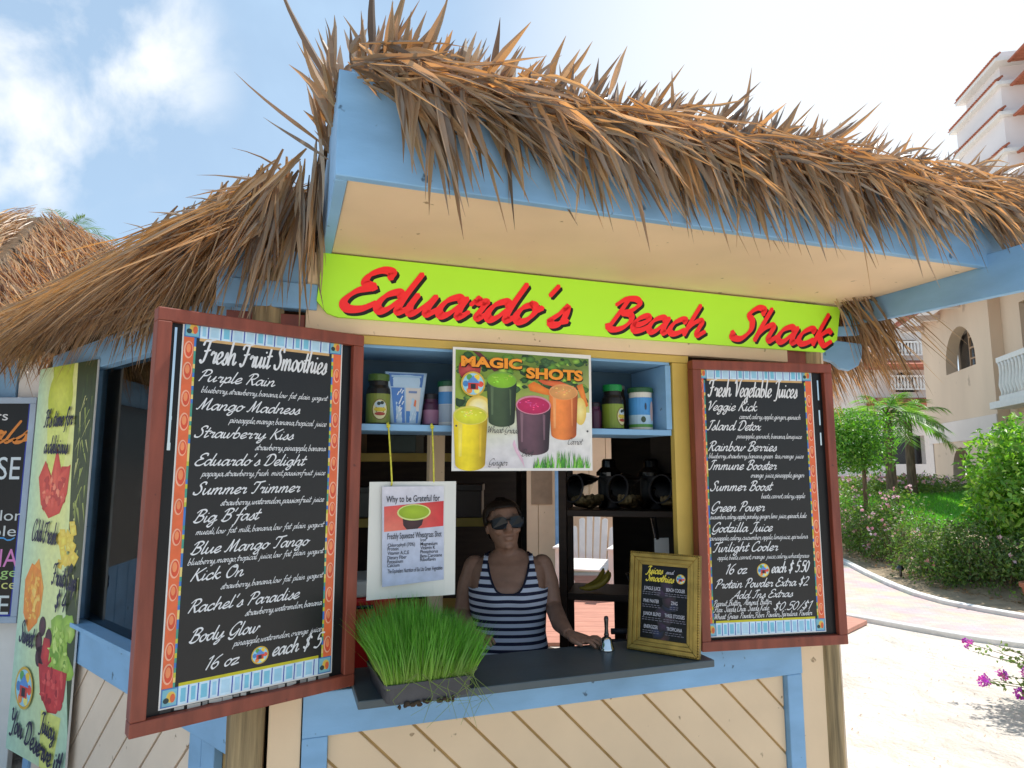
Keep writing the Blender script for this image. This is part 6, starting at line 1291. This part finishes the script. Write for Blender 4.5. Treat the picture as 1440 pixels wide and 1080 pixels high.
# local x runs from the far corner towards the camera, outward is -y ... checked below
def wallgrid(mb, x0, x1, z0, z1, holes, y0, y1):
    """wall with rectangular holes; arches get their corners filled"""
    xs = sorted({x0, x1, *[h[0] for h in holes], *[h[1] for h in holes]}); zs_ = sorted({z0, z1, *[h[2] for h in holes], *[h[3] for h in holes]})
    for a, b in zip(xs, xs[1:]):
        for c_, d_ in zip(zs_, zs_[1:]):
            if any(h[0] <= a and b <= h[1] and h[2] <= c_ and d_ <= h[3] for h in holes): continue
            mb.box(a, b, y0, y1, c_, d_)
    for h in holes:
        if len(h) > 4:
            cx_, r_, zc = (h[0] + h[1]) / 2, (h[1] - h[0]) / 2, h[3] - h[4]; n_ = 8
            for s_ in (-1, 1):
                P = [(cx_ + s_ * r_, h[3])] + [(cx_ + s_ * r_ * math.cos(R(90) * i / n_), zc + h[4] * math.sin(R(90) * i / n_)) for i in range(n_ + 1)]; mb.prism(P if s_ < 0 else P[::-1], y0 + .001, y1 - .001, 'y')
OUT = 1 if Matrix.Rotation(hang, 3, 'Z') @ Vector((0, 1, 0)) @ Vector((-.955, .295, 0)) > 0 else -1
def yb(a, b): return (min(a * OUT, b * OUT), max(a * OUT, b * OUT))
m = MB(); H = [(2.35, 4.95, 4.70, 6.10, 1.2), (2.2, 3.9, .2, 2.25, .9), (7.3, 10.0, 4.50, 6.0)]
wallgrid(m, 0, 6.15, .0, 7.0, H[:2], *yb(-.35, 0)); m.build('wall', M['hotel'], hw_)
m = MB(); wallgrid(m, 6.16, 14, .0, 7.0, H[2:], *yb(-.75, -.30)); m.build('wall', M['hotel'], hw_)
m = MB(); y_ = yb(.001, .03); m.box(-.02, 6.14, *y_, 2.44, 3.11); m.box(-.03, .42, *y_, .0, 2.439); m.build('pale_band', M['hotelpale'], hw_, bevel=.01)
for (a, b, c_, d_, *_r) in H:
    m = MB(); m.box(a - .05, b + .05, *yb(-.92 if a > 7 else -.46, -.82 if a > 7 else -.40), c_, d_ + .02); wn_ = m.build('window', M['darkglass'], hw_)
    if a < 7:
        m = MB(); w3 = (b - a); y_ = yb(-.36, -.31)
        for k in range(4): x_ = a + w3 * (.48 + .17 * k); m.box(x_ - .03, x_ + .03, *y_, c_, d_)
        for k in range(5): z_ = c_ + (d_ - c_) * k / 4; m.box(a + w3 * .48, b, *yb(-.355, -.315), z_ - .025, z_ + .025)
        m.build('frame', M['winwood'], wn_)
m = MB(); y_ = yb(.0, .75)
m.add([(-.4, -.4 * OUT, 7.75), (15, -.4 * OUT, 7.75), (15, .85 * OUT, 6.95), (-.4, .85 * OUT, 6.95), (-.4, -.4 * OUT, 7.65), (15, -.4 * OUT, 7.65), (15, .85 * OUT, 6.85), (-.4, .85 * OUT, 6.85)], [(0, 1, 2, 3), (7, 6, 5, 4), (0, 4, 5, 1), (1, 5, 6, 2), (2, 6, 7, 3), (3, 7, 4, 0)])
for k in range(60): x_ = -.35 + k * .26; m.tube([(x_, .86 * OUT, 6.97), (x_, -.38 * OUT, 7.77)], .075, 6)
m.build('tile_roof', M['tile'], hw_)
for k in range(7):
    m = MB(); x_ = .2 + k * 1.9; m.box(x_ - .1, x_ + .1, *yb(.002, .72), 6.66, 6.85); m.build('rafter', M['hotelpale'] if x_ < 5 else M['winwood'], hw_)
m = MB(); m.box(7.0, 10.4, *yb(.10, .24), 4.42, 4.56); m.box(7.0, 10.4, *yb(.10, .24), 3.40, 3.52); m.box(6.5, 10.5, *yb(-.3, .3), 3.2, 3.39)
bal = m.build('balcony', M['white'], hw_, bevel=.01)
m = MB()
for k in range(17): m.lathe([(.06, 3.52), (.045, 3.60), (.085, 3.80), (.05, 4.1), (.05, 4.3), (.07, 4.42)], 10, (7.1 + k * .2, .17 * OUT, 0))
m.build('balusters', M['white'], bal, smooth=True)
# farther wing across the end
fw = thing('hotel_wing', 'distant cream hotel wing with white balconies behind the palm', 'building', (19.5, 40, 0), 0)
m = MB(); H = [(4.4, 5.85, 6.2, 7.5, .5), (4.2, 5.9, 8.6, 9.5), (1.0, 5.95, 1.75, 3.5), (4.6, 5.85, 4.6, 5.8, .5)]
wallgrid(m, -4, 7.6, 0, 12.5, H, 0, .4); m.build('wall', M['hotelpale'], fw)
for (a, b, c_, d_, *_r) in H: m = MB(); m.box(a - .1, b + .1, .45, .55, c_, d_); m.build('window', M['darkglass'], fw)
for z_ in (5.95, 8.3): m = MB(); m.prism([(-1.2, z_ - .5), (-.02, z_ - .1), (-.02, z_ - .7), (-1.1, z_ - .7)], 2.5, 7.5, 'x'); m.build('tile_skirt', M['tile'], fw)
m = MB(); m.box(-4, 7.6, -.05, -.001, .2, 1.0); m.build('base_band', M['tile'], fw)
for z_ in (6.35, 8.5):
    m = MB(); m.box(3.9, 6.3, -.35, -.25, z_ + .75, z_ + .87); m.box(3.9, 6.3, -.35, -.25, z_ - .05, z_ + .05); bal = m.build('balcony', M['white'], fw)
    m = MB()
    for k in range(12): m.lathe([(.06, z_ + .05), (.08, z_ + .25), (.05, z_ + .75)], 8, (4.0 + k * .2, -.3, 0))
    m.build('balusters', M['white'], bal)
# the tower at the top right
TC = at(1410, 150, 55.0); td = Vector((.193, .981, 0)); tx_ = Vector((.981, -.193, 0))
tw = thing('hotel_tower', 'tall pale hotel block with stepped tiled eaves at the top right corner', 'building', (TC.x, 55.0, 0), math.atan2(-.193, .981))
# local x to the right along the front, local y going away
BL = 8.4
TWM = mat('pale tower render', (.72, .67, .66), .85, .05, .3, bump=.1, bscale=4)
m = MB(); m.box(.0, 14, .0, BL, 0, 36.4); m.build('wall', TWM, tw)
m = MB(); m.box(.35, 14, .6, BL - 1.6, 36.41, 39.6); m.build('wall', TWM, tw)
for k, (z_, out_, yend) in enumerate(((38.6, .45, BL - 1.2), (36.3, .55, BL + .4), (33.4, .55, BL - .2), (29.9, .5, BL - 1.5), (26.5, .5, BL))):
    m = MB(); m.box(-out_, 14, -.5, yend, z_ - .45, z_ - .12); m.build('eave_slab', M['white'], tw)
    m = MB(); m.prism([(-out_ - .12, z_ - .119), (-out_ + .1, z_ - .119), (.0, z_ + .30), (-.08, z_ + .30)], -.55, yend + .05, 'y')
    for j in range(int((yend + .6) / .34)): m.tube([(-out_ - .14, -.5 + j * .34, z_ - .08), (-.03, -.5 + j * .34, z_ + .32)], .10, 6)
    m.build('roof_tiles', M['tile'], tw)
    m = MB()
    for j in range(9): m.box(.6, 14, -.45 - j * .34, -.25 - j * .34, z_ - .55 + .19 * (0) - j * .17 * 0 - .0, z_ - .45)
    m.build('pergola_slats', M['terracotta'], tw)
    m = MB(); m.box(.5, .7, -3.6, -.51, z_ - .75, z_ - .56); m.box(8.5, 8.7, -3.6, -.51, z_ - .75, z_ - .56); m.box(.5, 14, -3.7, -3.4, z_ - .8, z_ - .56); m.build('pergola_beam', M['tile'], tw)
m = MB()
for k in range(14): m.lathe([(.10, 27.2), (.14, 27.7), (.08, 28.4)], 8, (-.1, .4 + k * .5, 0))
m.box(-.25, .0, .0, BL - 1, 28.4, 28.6); m.build('balusters', M['white'], tw)
